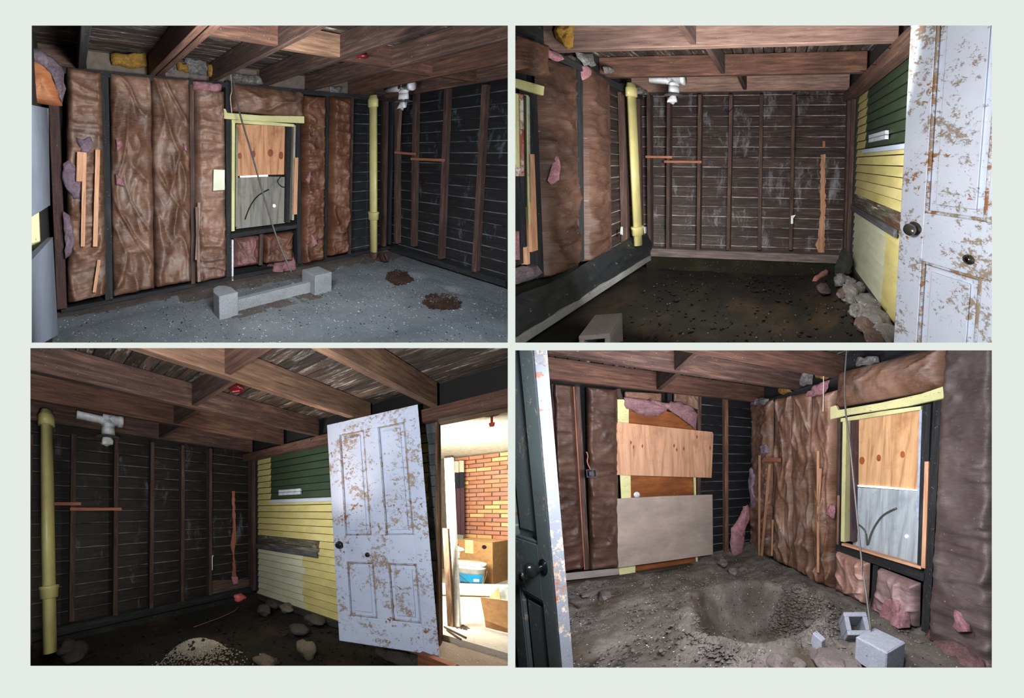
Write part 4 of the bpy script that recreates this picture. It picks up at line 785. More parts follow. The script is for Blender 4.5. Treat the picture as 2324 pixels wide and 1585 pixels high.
# hall things
HL = ', bright hall of the lower left room'
t = empty(s, 'hanging_curtain', (1.8, 5.85, .6), **tg('dark maroon curtain with a black top hanging beside the brick wall', 'curtain'))
def cur(z0, z1, m, nm, xa, xb):
    MB().grid(30, 10, lambda i, j: ((xa + (xb - xa) * i, 5.86 + .025 * math.sin(i * 22) - .01, z1 + (z0 - z1) * j), (i, j, 0))).build(s, nm, m, t, smooth=True)
qa, qb, qc, qd = s.P(1015, 1075, ('y', 5.86)), s.P(1054, 1075, ('y', 5.86)), s.P(1015, 1110, ('y', 5.86)), s.P(1054, 1215, ('y', 5.86))
cur(qc.z, qa.z, plain('black_cloth', (28, 30, 36), .9), 'top_cloth', qa.x, qb.x); cur(qd.z, qc.z, plain('maroon_cloth', (74, 48, 52), .9), 'lower_cloth', qa.x + .05, qb.x); cur(qa.z, qa.z + .2, plain('beige_cloth', (190, 176, 156), .9), 'valance', qa.x, qb.x)
slab(s, ('y', 5.8), [(1008, 1030), (1028, 1022), (1026, 1042), (1010, 1046)], .03, 'wall_bracket', plain('brown_bracket', (104, 74, 66), .7), None, **tg('small dark bracket on the hall wall left of the bricks', 'bracket'))
# bucket
bc = s.P(1066, 1330, ('z', ZH)); t = empty(s, 'plastic_bucket', bc, **tg('white plastic bucket with a blue label and wire handle', 'bucket')); wbk = plain('bucket_white', (226, 228, 226), .35)
MB().lathe(bc, [(0, .155), (.005, .165), (.27, .19), (.272, .205), (.29, .205), (.292, .196), (.315, .197), (.317, .21), (.345, .212), (.35, .2)], n=40).build(s, 'body', wbk, t, smooth=2)
tc = (s.E - bc); tc.z = 0; a0 = math.atan2(tc.y, tc.x)
def arc(z0, z1, k0, k1, r, m, nm, par):
    MB().grid(16, 2, lambda i, j: (bc + Vector((math.cos(a0 + k0 + (k1 - k0) * i), math.sin(a0 + k0 + (k1 - k0) * i), 0)) * (r + (z0 + (z1 - z0) * j) * .09 + .004) + Vector((0, 0, z0 + (z1 - z0) * j)), (i, j, 0))).build(s, nm, m, par, smooth=True)
lb_ = plain('blue_label', (30, 140, 186), .4); arc(.02, .2, -.75, .95, .166, lb_, 'label', t); lbo = [o for o in s.objs if o.name.startswith('label')][-1]
arc(.02, .085, -.7, .9, .169, plain('dark_label_band', (44, 62, 78), .4), 'label_band', lbo); arc(.10, .14, .25, .65, .172, plain('label_white_block', (220, 224, 226), .4), 'label_block', lbo)
hp = [bc + Vector((math.cos(a0 + k), math.sin(a0 + k), 0)) * .215 + Vector((0, 0, z)) for k, z in ((-1.3, .25), (-.8, .2), (-.2, .12), (.3, .06), (.8, .07), (1.3, .25))]
cord(s, hp, .004, 'wire_handle', metal, t)
rp, rq = s.P(985, 1337, ('z', ZH + .08)), s.P(1170, 1342, ('z', ZH + .08)); MB().tube([rp, rq], .078, 28).build(s, 'white_roll', plain('roll_white', (232, 230, 224), .5), None, smooth=2, **tg('long white roll lying on the hall floor in front of the bucket', 'roll'))
cbm = plain('cardboard', (176, 132, 84), .8, vary=.0); cbl = plain('light_cardboard', (212, 178, 124), .8); tape = plain('packing_tape', (222, 198, 150), .5)
def carton(P_, lab, h_, wl_, wr_, al, name='cardboard_box', top=True):
    """box with its near vertical edge standing at P_, walls running left-back and right-back"""
    t = empty(s, name, P_, **tg(lab, 'box')); a = Vector((-math.cos(al), math.sin(al), 0)); b = Vector((math.sin(al), math.cos(al), 0)); z = Vector((0, 0, 1))
    for (o_, d1, l1) in ((P_, a, wl_), (P_, b, wr_), (P_ + a * wl_, b, wr_), (P_ + b * wr_, a, wl_)):
        nn_ = d1.cross(z); MB().prism([o_, o_ + d1 * l1, o_ + d1 * l1 + z * h_, o_ + z * h_], nn_ * .006, o_, d1, z).build(s, 'side', cbm, t)
    if top: MB().prism([P_ + z * h_, P_ + a * wl_ + z * h_, P_ + a * wl_ + b * wr_ + z * h_, P_ + b * wr_ + z * h_], -z * .008).build(s, 'lid', cbl, t)
    return t, a, b
pc = s.P(1118, 1338, ('y', 5.35)); t, a, b = carton(pc, 'tall brown cardboard box with a tape strip behind the bucket', .7, .55, .6, .12)
for k, u in enumerate((.1, .5)):
    q = pc + a * u + Vector((0, 0, .62)) - b * .008; MB().tube([q, q - b * .004], .03, 14).build(s, 'hand_hole', black, t)
q = pc + a * .25 - b * .008; MB().prism([q + Vector((0, 0, .5)), q + a * .12 + Vector((0, 0, .5)), q + a * .12 + Vector((0, 0, .71)), q + Vector((0, 0, .71))], b * .003).build(s, 'tape_strip', tape, t)
ts = s.P(1090, 1437, ('z', ZH)); 
t = empty(s, 'open_carton', s.P(1110, 1435, ('z', ZH)), **tg('open low cardboard carton with flared flaps at the right edge of the hall', 'box')); YP = ('y', 3.3)
slab(s, YP, [(1090, 1356), (1165, 1366), (1165, 1432), (1100, 1408)], .01, 'flap', cbm, t); slab(s, ('y', 3.34), [(1100, 1408), (1165, 1432), (1165, 1452), (1102, 1424)], .01, 'side', plain('cardboard_dark', (150, 108, 66), .8), t)
slab(s, ('y', 3.75), [(1110, 1355), (1132, 1332), (1136, 1362)], .01, 'back_flap', cbl, t); slab(s, ('y', 3.8), [(1124, 1358), (1142, 1334), (1165, 1332), (1165, 1364)], .06, 'packing', plain('grey_packing', (200, 206, 200), .7), t)
pad(s, ('y', 5.5), [(1024, 1228), (1046, 1228), (1068, 1238), (1076, 1246), (1056, 1252), (1052, 1275), (1026, 1280)], .12, plain('white_sack', (228, 226, 218), .7), 'white_sack', None, .015, 191, **tg('white sack heaped behind the bucket', 'sack'))
slab(s, ('y', 5.7), [(1060, 1226), (1088, 1230), (1092, 1246), (1062, 1240)], .1, 'tan_packet', cbl, None, **tg('pale tan packet on top of the stack behind the box', 'packet')); slab(s, ('y', 5.6), [(1024, 1212), (1052, 1216), (1050, 1228), (1024, 1226)], .1, 'grey_tray', plain('grey_tray', (130, 128, 122), .6), None, **tg('grey tray below the curtain', 'tray'))
MB().beam(s.P(1017, 1040, ('y', 3.5)), s.P(1033, 1425, ('y', 3.13)), .075, .05, (1, 0, 0), (0, 1, 0)).build(s, 'white_post', plain('post_white', (226, 222, 210), .5), None, **tg('white-painted post leaning in the doorway', 'post'))
MB().beam(s.P(1010, 1200, ('y', 3.2)), s.P(1022, 1425, ('y', 3.1)), .05, .05, (1, 0, 0), (0, 1, 0)).build(s, 'brown_post', splw, None, **tg('brown post leaning left of the white post in the doorway', 'post'))
for k, (a, b_) in enumerate((((1008, 1423), (1058, 1448)), ((1014, 1430), (1046, 1452)))):
    MB().tube([s.P(*a, ('z', ZH + .01)), s.P(*b_, ('z', ZH + .01))], .008, 8).build(s, 'stick', studw, None, **tg(('long', 'short')[k] + ' dark stick lying on the hall floor by the doorway', 'stick', 'sticks on the hall floor'))
pebbles(s, lambda x, y: ZH, [(s.P(1050 + R.uniform(-12, 12) + k * 0, 1425 + R.uniform(-3, 3), ('z', ZH)).x, s.P(1050 + R.uniform(-12, 12), 1425 + R.uniform(-3, 3), ('z', ZH)).y) for k in range(60)], studw, 'splinter_pile', None, .005, .014, 41, **tg('small pile of dark splinters by the foot of the white post', 'debris'))
cfx = s.P(1116, 941, ('z', 2.12, -1)); t = empty(s, 'ceiling_rose', cfx, **tg('small brown ceiling rose with a red pendant' + HL, 'fixture')); MB().lathe(cfx, [(0, .07), (-.012, .06), (-.02, .02)], n=20).build(s, 'plate', plain('rose_brown', (92, 56, 40), .6), t, smooth=2); MB().lathe(cfx + Vector((0, 0, -.02)), [(0, .01), (-.06, .01), (-.065, .025), (-.1, .02)], n=14).build(s, 'pendant', plain('pendant_red', (176, 60, 50), .5), t, smooth=2)
area(s, s.E + s.fw * .7 - s.r * .4 + Vector((0, 0, .1)), s.P(560, 1150, ('x', 0)), .2, 100, (1, .98, .97), 'flash_lower_left')
area(s, (1.15, 1.15, 1.2), (1.0, 2.72, 1.15), .3, 26, (1, .97, .94), 'work_lamp_lower_left', 170)  # invented fill aimed at the painted siding, stands for no lamp
area(s, (2.2, B + .2, 1.2), (2.5, 6, 1.1), .9, 200, (1, .96, .86), 'hall_daylight')
ar = area(s, (2.7, 3.9, 2.1), (2.75, 4.2, 0), .9, 120, (1, .96, .88), 'hall_ceiling_light')  # overhead fill added to brighten the hall; no fixture shines here
area(s, (2.15, 1.55, .45), (1.9, 1.9, 2.2), .2, 8, (1, .82, .66), 'doorway_glow_on_joists', 80)
spot(s, (2.7, .6, 1.9), (1.25, 1.15, -.1), 17, 110, (1, .97, .9), 'torch', .01, 1.)
# ================================================================ set 4: lower right view, boarded doorway, window and the pit in the floor
s = S4 = ShearedSet(4); PL = ('y', 0.); RM = 'in the lower right room'; PX = ('x', 4.0)
g4 = dirt('grey_brown_rubble_soil', (70, 66, 63), (101, 96, 91), (127, 122, 117), (170, 166, 162), (34, 32, 30), (72, 64, 52), 1.6, .16)
def h4(x, y):
    q = math.hypot((x - 2.4) / (.7 if x > 2.4 else .5), (y - .9 + .12 * fbm(x * 2, y * 2, 5)) / .54)
    z = -.02 + .05 * max(0, min(1, (.5 - y) / .3)) + .1 * max(0, min(1, (x - 3.6) / .4)) * max(0, min(1, (1.2 - y) / .6))
    if q < 1: z -= .46 * (1 - q ** 3)
    return z + .07 * math.exp(-((q - 1.12) / .16) ** 2) * (1 if x < 2.6 else .5)
fl4 = hfloor(s, .9, 4.1, -.1, 3.0, h4, .022, g4, fr=1.5, a1=.045)
c4 = ceiling(s, (2.52, 3.10, 3.93), x0=1.2, jm=[joistr, joistw, joistr], hh=.2, blk=((2.55, 3.07, 1.32, studw), (3.13, 3.9, 1.28, studw)))
wp = empty(s, 'wall_far', (L, 1.3, 0), **ST)
MB().box(L + .13, L + .16, -.1, 3.2, -.1, H + .2).build(s, 'backing', black, wp)
for i in range(18): z = -.06 + i * .12; MB().prism([(L + .09, 1.0, z), (L + .09, -.05, z), (L + .102, -.05, z + .114), (L + .102, 1.0, z + .114)], (.018, 0, 0), Vector((L, 0, z)), Vector((0, 1, 0)), Vector((0, 0, 1))).build(s, 'weatherboard', tar1, wp)
for (t, b, w_, m) in (((1649, 903), (1650, 1262), .045, wood('split_brown_stud', (60, 40, 32), (110, 80, 62), (146, 112, 92))), ((1588, 897), (1586, 1270), .045, studw), ((1310, 877), (1334, 1294), .045, studw), ((1302, 877), (1327, 1294), .012, orangew), ((1258, 872), (1272, 1300), .05, studw), ((1520, 893), (1521, 935), .05, studb), ((1402, 883), (1409, 907), .05, studw)):
    stud(s, PX, t, b, w_, .09, 'stud', m, wp, bev=.003)
slab(s, ('x', 3.98), [(1252, 1306), (1405, 1290), (1405, 1305), (1252, 1322)], .02, 'sill_board', paint('scratched_white_sill', (142, 136, 130), (120, 112, 108), (70, 60, 56), .62), wp, bev=.002)
MB().box(L - .06, L + .1, 0, 3.0, -.14, -.0).build(s, 'rotten_sill', wood('rotten_sill', (24, 20, 18), (54, 44, 38), (84, 72, 62), (130, 124, 118), .66), wp, bev=.006)
dp_ = empty(s, 'door_1', s.P(1500, 1290, PX), **ST)
slab(s, ('x', 4.03), [(1424, 930), (1580, 935), (1580, 1286), (1436, 1306)], .03, 'door_leaf', wood('orange_brown_door', (84, 44, 18), (126, 72, 32), (150, 92, 46), gy=4, blotch=.7), dp_)
for pts in ([(1401, 907), (1416, 907), (1427, 925), (1427, 962), (1402, 962)], [(1407, 1075), (1431, 1075), (1432, 1135), (1410, 1135)], [(1404, 1288), (1442, 1284), (1442, 1303), (1406, 1306)], [(1574, 1082), (1579, 1082), (1580, 1128), (1576, 1128)], [(1579, 1265), (1583, 1265), (1585, 1286), (1581, 1286)]):
    slab(s, ('x', 3.985), pts, .03, 'casing', cream, dp_)
kq = s.P(1446, 1124, ('x', 3.99)); MB().lathe(kq + Vector((.03, 0, 0)), [(0, .035), (.012, .034), (.016, .02), (.02, .012)], (-1, 0, 0), 24).build(s, 'knob_plate', pvc, dp_, smooth=2)
pl4 = ply('pale_birch_plywood', (168, 130, 104), (146, 108, 84), (90, 50, 34))
ob = slab(s, ('x', 3.94), [(1388, 957), (1617, 981), (1619, 986), (1615, 1085), (1386, 1078)], .018, 'plywood_panel', pl4, None, **tg('tan plywood panel with small dark knots nailed over the doorway, upper one', 'board'))
for x, y in ((1432, 1005), (1438, 1015), (1458, 1013), (1530, 1012), (1536, 1021), (1552, 1019), (1612, 1017), (1582, 992)):
    slab(s, ('x', 3.936), [(x - 2, y), (x, y - 5), (x + 2, y), (x, y + 5)], .004, 'knot', knots, ob)
slab(s, ('x', 3.94), [(1390, 1133), (1500, 1127), (1617, 1123), (1618, 1259), (1398, 1290)], .018, 'board', paint('blotchy_grey_board', (152, 138, 128), (128, 118, 112), (84, 78, 74), .70, .8, (166, 156, 150)), None, **tg('plain blotchy grey-beige board nailed over the doorway, lower one', 'board'))
pad(s, ('x', 3.96), [(1416, 902), (1450, 904), (1500, 912), (1540, 912), (1570, 922), (1586, 940), (1582, 960), (1577, 975), (1562, 955), (1545, 936), (1515, 930), (1490, 945), (1450, 940), (1422, 928)], .07, fluff('grey_pink_wool', (92, 74, 78), (138, 106, 110), (176, 140, 144)), 'insulation_roll', None, .02, 201, **tg('torn grey-pink insulation draped above the boarded doorway', 'insulation'))
for q, sd, stl, bu, m, lb, pl in (([(1256, 872), (1300, 876), (1326, 1288), (1268, 1298)], 211, 'swag', .08, krx, 'dark brown bulging batt right behind the open door edge', PX), ([(1330, 878), (1402, 884), (1404, 1288), (1338, 1294)], 223, 'swag', .09, krx, 'dark brown bulging batt left of the plywood panel', PX),
    ([(1418, 889), (1502, 894), (1502, 914), (1418, 906)], 227, 'plain', .02, kr, 'short brown batt piece under the joist above the doorway', PX), ([(1530, 893), (1586, 898), (1586, 930), (1530, 912)], 229, 'plain', .02, kr, 'short brown batt piece right of the black gap above the doorway', PX),
    ([(1708, 916), (1756, 906), (1752, 1266), (1705, 1260)], 233, 'swag', .05, kr, 'light brown torn batt with pale laths at the corner', PL), ([(1761, 904), (1799, 896), (1802, 1292), (1757, 1272)], 239, 'drape', .03, kr, 'flat orange-brown batt right of the lathed one', PL), ([(1799, 896), (1842, 887), (1848, 1318), (1802, 1292)], 241, 'drape', .03, kr, 'crumpled orange-brown batt with folds fanning out', PL),
    ([(1847, 900), (1900, 884), (1893, 1336), (1853, 1320)], 251, 'drape', .05, kr, 'brown batt directly left of the window', PL), ([(1904, 846), (2145, 785), (2146, 882), (1898, 926)], 257, 'plain', .07, kr, 'large crumpled brown insulation above the window head', PL),
    ([(1903, 1250), (1972, 1278), (1968, 1372), (1900, 1340)], 263, 'plain', .06, kraft('pinkish_kraft', (90, 64, 54), (140, 108, 96), (170, 142, 132), (150, 134, 130)), 'puffy pinkish-brown piece under the window, left one', PL), ([(1996, 1290), (2086, 1325), (2084, 1425), (1990, 1385)], 269, 'plain', .07, kraft('lilac_brown_kraft', (84, 66, 66), (130, 108, 108), (160, 138, 138), (150, 134, 130)), 'puffy lilac-brown piece under the window, right one', PL),
    ([(2152, 775), (2275, 740), (2275, 1530), (2112, 1450)], 271, 'swag', .08, kraft('grey_brown_kraft', (42, 33, 32), (68, 58, 57), (94, 84, 83), (86, 79, 80)), 'wide grey-brown batt filling the right edge', PL)):
    ob = batt(s, pl, q, bu, stl, sd, m, edge=.02, **tg(lb + ', lower right room', 'insulation', 'brown paper-faced batts, lower right room'))
    if sd == 271: pad(s, ('y', .11), [(2164, 1382), (2178, 1392), (2196, 1420), (2202, 1436), (2176, 1438), (2160, 1424), (2168, 1410)], .02, pink, 'exposed_wool', ob, .01, 3)
    if sd == 251: pad(s, ('y', .08), [(1884, 1144), (1892, 1150), (1890, 1180), (1876, 1170), (1874, 1160)], .02, pink, 'exposed_wool', ob, .01, 4)
    if sd == 233: pad(s, ('y', .07), [(1702, 1060), (1712, 1080), (1708, 1110), (1716, 1140), (1706, 1160), (1698, 1100)], .02, lav, 'exposed_wool', ob, .012, 5); pad(s, ('y', .07), [(1722, 1010), (1738, 1008), (1745, 1030), (1728, 1032)], .02, lav, 'exposed_wool', ob, .012, 6)
pad(s, ('x', 3.9), [(1700, 1146), (1702, 1170), (1690, 1200), (1686, 1250), (1682, 1266), (1664, 1262), (1658, 1235), (1660, 1200), (1676, 1180), (1688, 1150)], .07, pink, 'insulation_slab', None, .012, 205, **tg('pink insulation slab leaning in the corner beside dark boards', 'insulation'))
for k, (t_, b_, w_, m) in enumerate((((1723, 1034), (1722, 1262), .04, studp), ((1746, 1054), (1728, 1262), .045, studp), ((1753, 1180), (1751, 1262), .03, studp), ((1856, 1024), (1856, 1300), .03, studp), ((1862, 1064), (1856, 1150), .03, studp))):
    stud(s, ('y', .11), t_, b_, w_, .008, 'wood_lath', m, None, **tg(('pale lath strip nearest the corner', 'pale slanting lath strip second from the corner', 'short pale lath strip third from the corner', 'long pale lath strip left of the window', 'short pale lath strip overlapping the long one')[k] + ', lower right room', 'lath', 'lath strips, lower right room'))
stud(s, ('y', .12), (1732, 1044), (1769, 1045), .05, .02, 'wood_block', orangew, None, **tg('short orange block across two pale laths, lower right room', 'wood strip'))
w4 = wwall(s, 'wall_right', 4.2)
for (t, b, w_, m) in (((1759, 903), (1754, 1272), .045, studb), ((1844, 888), (1851, 1322), .03, studw), ((1905, 880), (1896, 1345), .04, studw), ((1911, 930), (1903, 1240), .03, studb), ((2128, 900), (2098, 1445), .06, studb), ((2142, 890), (2118, 1440), .03, wood('split_orange_edge', (40, 26, 20), (84, 56, 42), (120, 90, 70)))):
    stud(s, PL, t, b, w_, .09, 'stud', m, w4, bev=.003)
MB().box(.8, 4, -.09, .03, -.06, .0).build(s, 'sill_plate', wood('grey_blue_sill_plank', (50, 56, 62), (84, 92, 98), (112, 120, 124), (150, 152, 152), .7), w4, bev=.006); MB().box(.8, 4, -.09, .0, H - .05, H).build(s, 'top_plate', studb, w4); MB().box(.8, 4, -.11, -.08, H, H + .2).build(s, 'rim_board', studb, w4)
for k, (pts, m) in enumerate((([(1845, 838), (1892, 846), (1870, 862), (1850, 858)], yellowwool), ([(1765, 882), (1790, 878), (1795, 890), (1770, 895)], yellowwool), ([(1820, 838), (1842, 842), (1840, 872), (1816, 878)], webs), ([(1945, 812), (1990, 808), (1992, 822), (1940, 832)], webs), ([(1700, 905), (1742, 905), (1740, 920), (1702, 922)], webs), ([(1845, 880), (1880, 862), (1876, 880), (1862, 898), (1826, 902)], pink))):
    pad(s, ('y', .03), pts, .03, m, 'wool_tuft', None, .014, 220 + k, **tg(('amber wool tuft on the plate left of the cable', 'amber wool tuft at the far joist end', 'grey web clump under the joist ends', 'silvery foil scrap above the window insulation', 'cobweb tuft at the wall corner', 'pink wool tongue above the batt left of the window')[k] + ', lower right room', 'insulation' if m in (yellowwool, pink) else 'debris'))
wn = empty(s, 'window_1', s.P(2000, 1280, PL), **ST)
slab(s, ('y', .06), [(1884, 924), (1896, 920), (1902, 931), (2000, 914), (2090, 894), (2143, 876), (2142, 904), (2060, 922), (1925, 942), (1884, 952)], .03, 'head_casing', cream, wn, bev=.003)
slab(s, ('y', .01), [(1908, 950), (2000, 934), (2090, 922), (2090, 930), (2000, 944), (1908, 958)], .03, 'head_trim', cream, wn)
for (a, b, w_, m) in (((1917, 950), (1912, 1230), .045, cream), ((1933, 950), (1932, 1230), .035, wood('plum_jamb', (34, 24, 26), (62, 46, 50), (84, 66, 70))), ((2090, 922), (2082, 1180), .018, plain('bluish_metal_edge', (146, 162, 184), .4)), ((2103, 918), (2090, 1290), .06, studb), ((2103, 1048), (2095, 1290), .03, studp), ((1903, 1125), (1900, 1236), .035, studp)):
    stud(s, ('y', .0 if w_ != .03 else .012), a, b, w_, .1 if w_ > .03 else .02, 'jamb', m, wn)
stud(s, ('y', .01), (1896, 1243), (2096, 1312), .06, .1, 'sill', studb, wn, bev=.003); stud(s, ('y', .02), (1910, 1236), (2090, 1290), .02, .05, 'sill_strip', studp, wn)
stud(s, ('y', .0), (1987, 1284), (1980, 1388), .05, .09, 'cripple_stud', studb, wn)
WP = ('y', -.07); ply4 = ply('honey_plywood', (184, 146, 108), (156, 116, 78), (96, 56, 34))
slab(s, WP, [(1940, 950), (2092, 926), (2086, 1112), (1936, 1101)], .014, 'upper_plywood', ply4, wn)
for (x, y, a, b) in ((1956, 1046, 6, 9), (1994, 1040, 5, 8), (2048, 1032, 5, 8)): slab(s, ('y', -.067), [(x + a * math.cos(t), y + b * math.sin(t)) for t in [i * .7 for i in range(9)]], .004, 'knot', plain('ochre_knot', (150, 84, 44), .6), wn)
slab(s, ('y', -.06), [(1936, 1106), (2086, 1116), (2088, 1285), (1936, 1240)], .014, 'lower_board', ply('bluish_grey_board', (150, 160, 166), (126, 136, 144), (70, 74, 78), .5), wn)
slab(s, ('y', -.058), [(1936, 1101), (2000, 1104), (2084, 1112), (2084, 1115), (2000, 1109), (1936, 1104)], .004, 'daylight_slit', dg, wn)
slab(s, ('y', -.055), [(2054, 1215), (2058, 1214), (2061, 1218), (2057, 1222), (2053, 1219)], .004, 'bullet_hole_glow', dg, wn)
for pts in (((1970, 1236), (1980, 1205), (2002, 1172), (2034, 1154)), ((1968, 1238), (1964, 1208), (1950, 1192), (1940, 1190))): cord(s, [s.P(x, y, ('y', -.05)) for x, y in pts], .008, 'bent_wire', cable, wn)
cord(s, [s.P(x, y, ('y', .2 + .05 * i)) for i, (x, y) in enumerate(((1923, 780), (1917, 860), (1919, 930), (1930, 1020), (1942, 1140), (1955, 1270), (1966, 1350), (1976, 1430)))], .007, 'hanging_cable', cable, None, **tg('thick grey cable hanging down past the left side of the window, lower right room', 'cable'))
cord(s, [s.P(x, y, ('y', .12)) for x, y in ((1864, 852), (1864, 836), (1868, 830), (1869, 870), (1868, 934))], .004, 'string', twine, None, **tg('white string dangling over the batt left of the window, lower right room', 'string'))
# switch box
q0 = s.P(1342, 1075, ('x', 3.9)); t = empty(s, 'switch_box', q0, **tg('small metal electrical box on the stud between the dark batts', 'switch box')); pbx = plain('steel_box', (96, 100, 116), .4, .5)
for (a, b_, z0, z1) in ((-.045, .045, -.04, -.034), (-.045, .045, .034, .04), (-.045, -.039, -.034, .034), (.039, .045, -.034, .034)): MB().box(q0.x - .03, q0.x + .04, q0.y + a, q0.y + b_, q0.z + z0, q0.z + z1).build(s, 'side', pbx, t)
MB().box(q0.x + .03, q0.x + .04, q0.y - .04, q0.y + .04, q0.z - .035, q0.z + .035).build(s, 'back', black, t); MB().box(q0.x - .01, q0.x, q0.y - .02, q0.y + .02, q0.z - .02, q0.z + .02).build(s, 'switch', pbx, t)
cord(s, [s.P(x, y, ('x', 3.93)) for x, y in ((1331, 1026), (1334, 1035), (1333, 1050), (1340, 1066))], .006, 'wire', orangew, t)
# open door at the left edge
peel4 = peel('grey_green_door_paint', (92, 98, 96), (70, 76, 76), (90, 74, 60), (110, 60, 36), .6)  # shadow side of the door: shade is put into this darker paint colour
f4 = s.P(1243, 1180, ('x', 1.6)); A4_ = Vector((1.6, f4.y, 0)); d4_ = Vector((.75, .35, 0)); up = Vector((0, 0, 1))
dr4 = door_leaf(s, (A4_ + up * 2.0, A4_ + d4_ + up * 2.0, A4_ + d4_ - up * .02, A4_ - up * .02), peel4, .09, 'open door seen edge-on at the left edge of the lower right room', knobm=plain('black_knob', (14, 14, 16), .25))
ed = s.P(1266, 1180, ('x', 1.58)); nn = Vector((.35, -.75, 0)).normalized()
MB().box8([A4_ + nn * .0 - up * .02, A4_ + nn * .042 - up * .02, A4_ + nn * .042 + up * 2, A4_ + nn * 0 + up * 2, A4_ + nn * .0 - up * .02 - d4_.normalized() * .012, A4_ + nn * .042 - up * .02 - d4_.normalized() * .012, A4_ + nn * .042 + up * 2 - d4_.normalized() * .012, A4_ + up * 2 - d4_.normalized() * .012]).build(s, 'edge_strip', peel('chipped_edge_paint', (98, 102, 110), (76, 80, 88), (110, 84, 66), (120, 60, 40), .56), dr4)
MB().box(2.5, 3.8, B + .3, B + .32, 0, 2.0).build(s, 'wall_left', plain('pale_hall_wall', (150, 160, 176), .8), None, **ST)
# blocks, rocks, wool heap
cb4 = dirt('blue_grey_concrete', (128, 134, 146), (150, 156, 168), (168, 174, 186), (190, 196, 204), (100, 104, 112), pth=.06)
def face_block(px, py, z, lx, ly, h_, ang, label, hollow=False):
    c_ = s.P(px, py, ('z', z)); fr_ = (s.E - c_); fr_.z = 0; fr_.normalize(); M_ = Matrix.Rotation(ang, 3, 'Z'); fy = M_ @ fr_; fx = Vector((fy.y, -fy.x, 0))
    if hollow: return hollow_block(s, c_, fx, (fy + up * hollow).normalized(), lx, ly, h_, label, cb4)
    q = [c_ + fx * a + fy * b for a, b in ((-lx / 2, -ly / 2), (lx / 2, -ly / 2), (lx / 2, ly / 2), (-lx / 2, ly / 2))]
    return MB().prism([x + up * h_ for x in q], (0, 0, -h_), q[0], fx).build(s, 'concrete_block', cb4, None, bev=.008, **tg(label, 'block'))
face_block(1994, 1508, .0, .22, .20, .17, -.55, 'solid lavender-grey concrete block with dirt on top, bottom right of the room'); face_block(1945, 1452, .0, .17, .17, .17, .35, 'pale concrete block showing a square core, behind the solid one', 1.2)
slab(s, ('v', (2.2, .9), (1.7, .75)), [(1853, 1431), (1874, 1450), (1872, 1476), (1842, 1482)], .05, 'broken_block', cb4, None, bev=.004, **tg('small broken concrete slab standing on edge at the pit rim', 'block'))
pad(s, ('z', .0), [(1988, 1362), (2020, 1376), (2060, 1368), (2084, 1385), (2080, 1410), (2050, 1440), (2020, 1432), (1985, 1400)], .17, pink, 'insulation_pile', None, .04, 241, lift=.07, ctr=(2035, 1408), **tg('heap of pink glass wool on the floor below the window, lower right room', 'insulation'))
pad(s, ('z', .04), [(2100, 1436), (2130, 1438), (2180, 1466), (2240, 1498), (2236, 1522), (2180, 1502), (2118, 1462)], .06, fluff('dirty_pink_wool', (70, 52, 52), (112, 86, 86), (150, 122, 122)), 'insulation_strip', None, .02, 243, **tg('dirty pink wool strip along the foot of the wide grey batt, bottom right corner', 'insulation'))
rk = dirt('brown_grey_rock', (84, 76, 74), (110, 102, 100), (130, 122, 120), (160, 156, 154), (60, 54, 52), sc=2, pth=.07)
for k, (x, y, r, sq, lb) in enumerate(((1893, 1502, 46, (1.15, 1, .32), 'broad flat brown-grey rock at the bottom near the block'), (1765, 1506, 24, (1.1, 1, .7), 'rounded grey rock at the bottom edge'), (1665, 1299, 11, (1.5, 1, .9), 'small square grey stone near the far wall'), (1640, 1280, 9, (1.6, 1, .7), 'low pale stone by the far sill'), (1795, 1372, 12, (.5, 1.8, .7), 'pale angular stone on the far pit rim'), (1640, 1275, 8, (1, 1, .7), 'tiny pinkish stone by the far sill'), (1372, 1352, 15, (2, .8, .5), 'long pale stone lying before the far sill'), (1330, 1350, 10, (1.4, 1, .5), 'small dark stone before the far sill'),
    (1500, 1478, 5, (1, 1, 1), 'white pebble on the near soil, right one'), (1438, 1478, 5, (1, 1, 1), 'white pebble on the near soil, left one'), (1815, 1390, 14, (.6, 1.6, .6), 'grey stone edge along the pit side'), (1840, 1415, 12, (.7, 1.4, .7), 'dark stone at the right pit rim'), (1722, 1512, 14, (1.3, 1, .6), 'small rock left of the rounded one'), (1810, 1510, 16, (1.3, 1, .6), 'small rock between the rounded and the flat rock'))):
    c_ = s.P(x, y, ('z', 0)); c_ = s.P(x, y, ('z', h4(c_.x, c_.y) + .02)); d_ = (c_ - s.E).dot(s.fw)
    rock(s, c_, r * d_ / s.f * 1.05, rk, 'rock', k + 60.5, sq, flat=k in (0, 2, 4, 10), sub=3, amp=.35, **tg(lb + ', lower right room', 'stone', 'rocks on the floor, lower right room'))
sp = [(R.uniform(1.3, 3.9), R.uniform(.1, 2.7)) for _ in range(3600)]; rim = []
while len(rim) < 3000:
    a = R.uniform(0, 6.28); r_ = R.gauss(1.12, .14); x = 2.4 + .54 * r_ * math.cos(a)
    if x < 2.75: rim.append((x, .95 + .46 * r_ * math.sin(a)))
pebbles(s, h4, sp, g4, 'grit', fl4, .004, .013, 51); pebbles(s, h4, rim, g4, 'rim_gravel', fl4, .008, .022, 52); pebbles(s, h4, [(R.uniform(1.3, 3.9), R.uniform(.1, 2.7)) for _ in range(420)], pale, 'pale_grit', fl4, .002, .006, 53)
MB().tube([s.P(1340, 1506, ('z', .02)), s.P(1360, 1494, ('z', .02))], .008, 8).build(s, 'stick', studw, None, **tg('short dark stick at the bottom left of the lower right room', 'stick'))
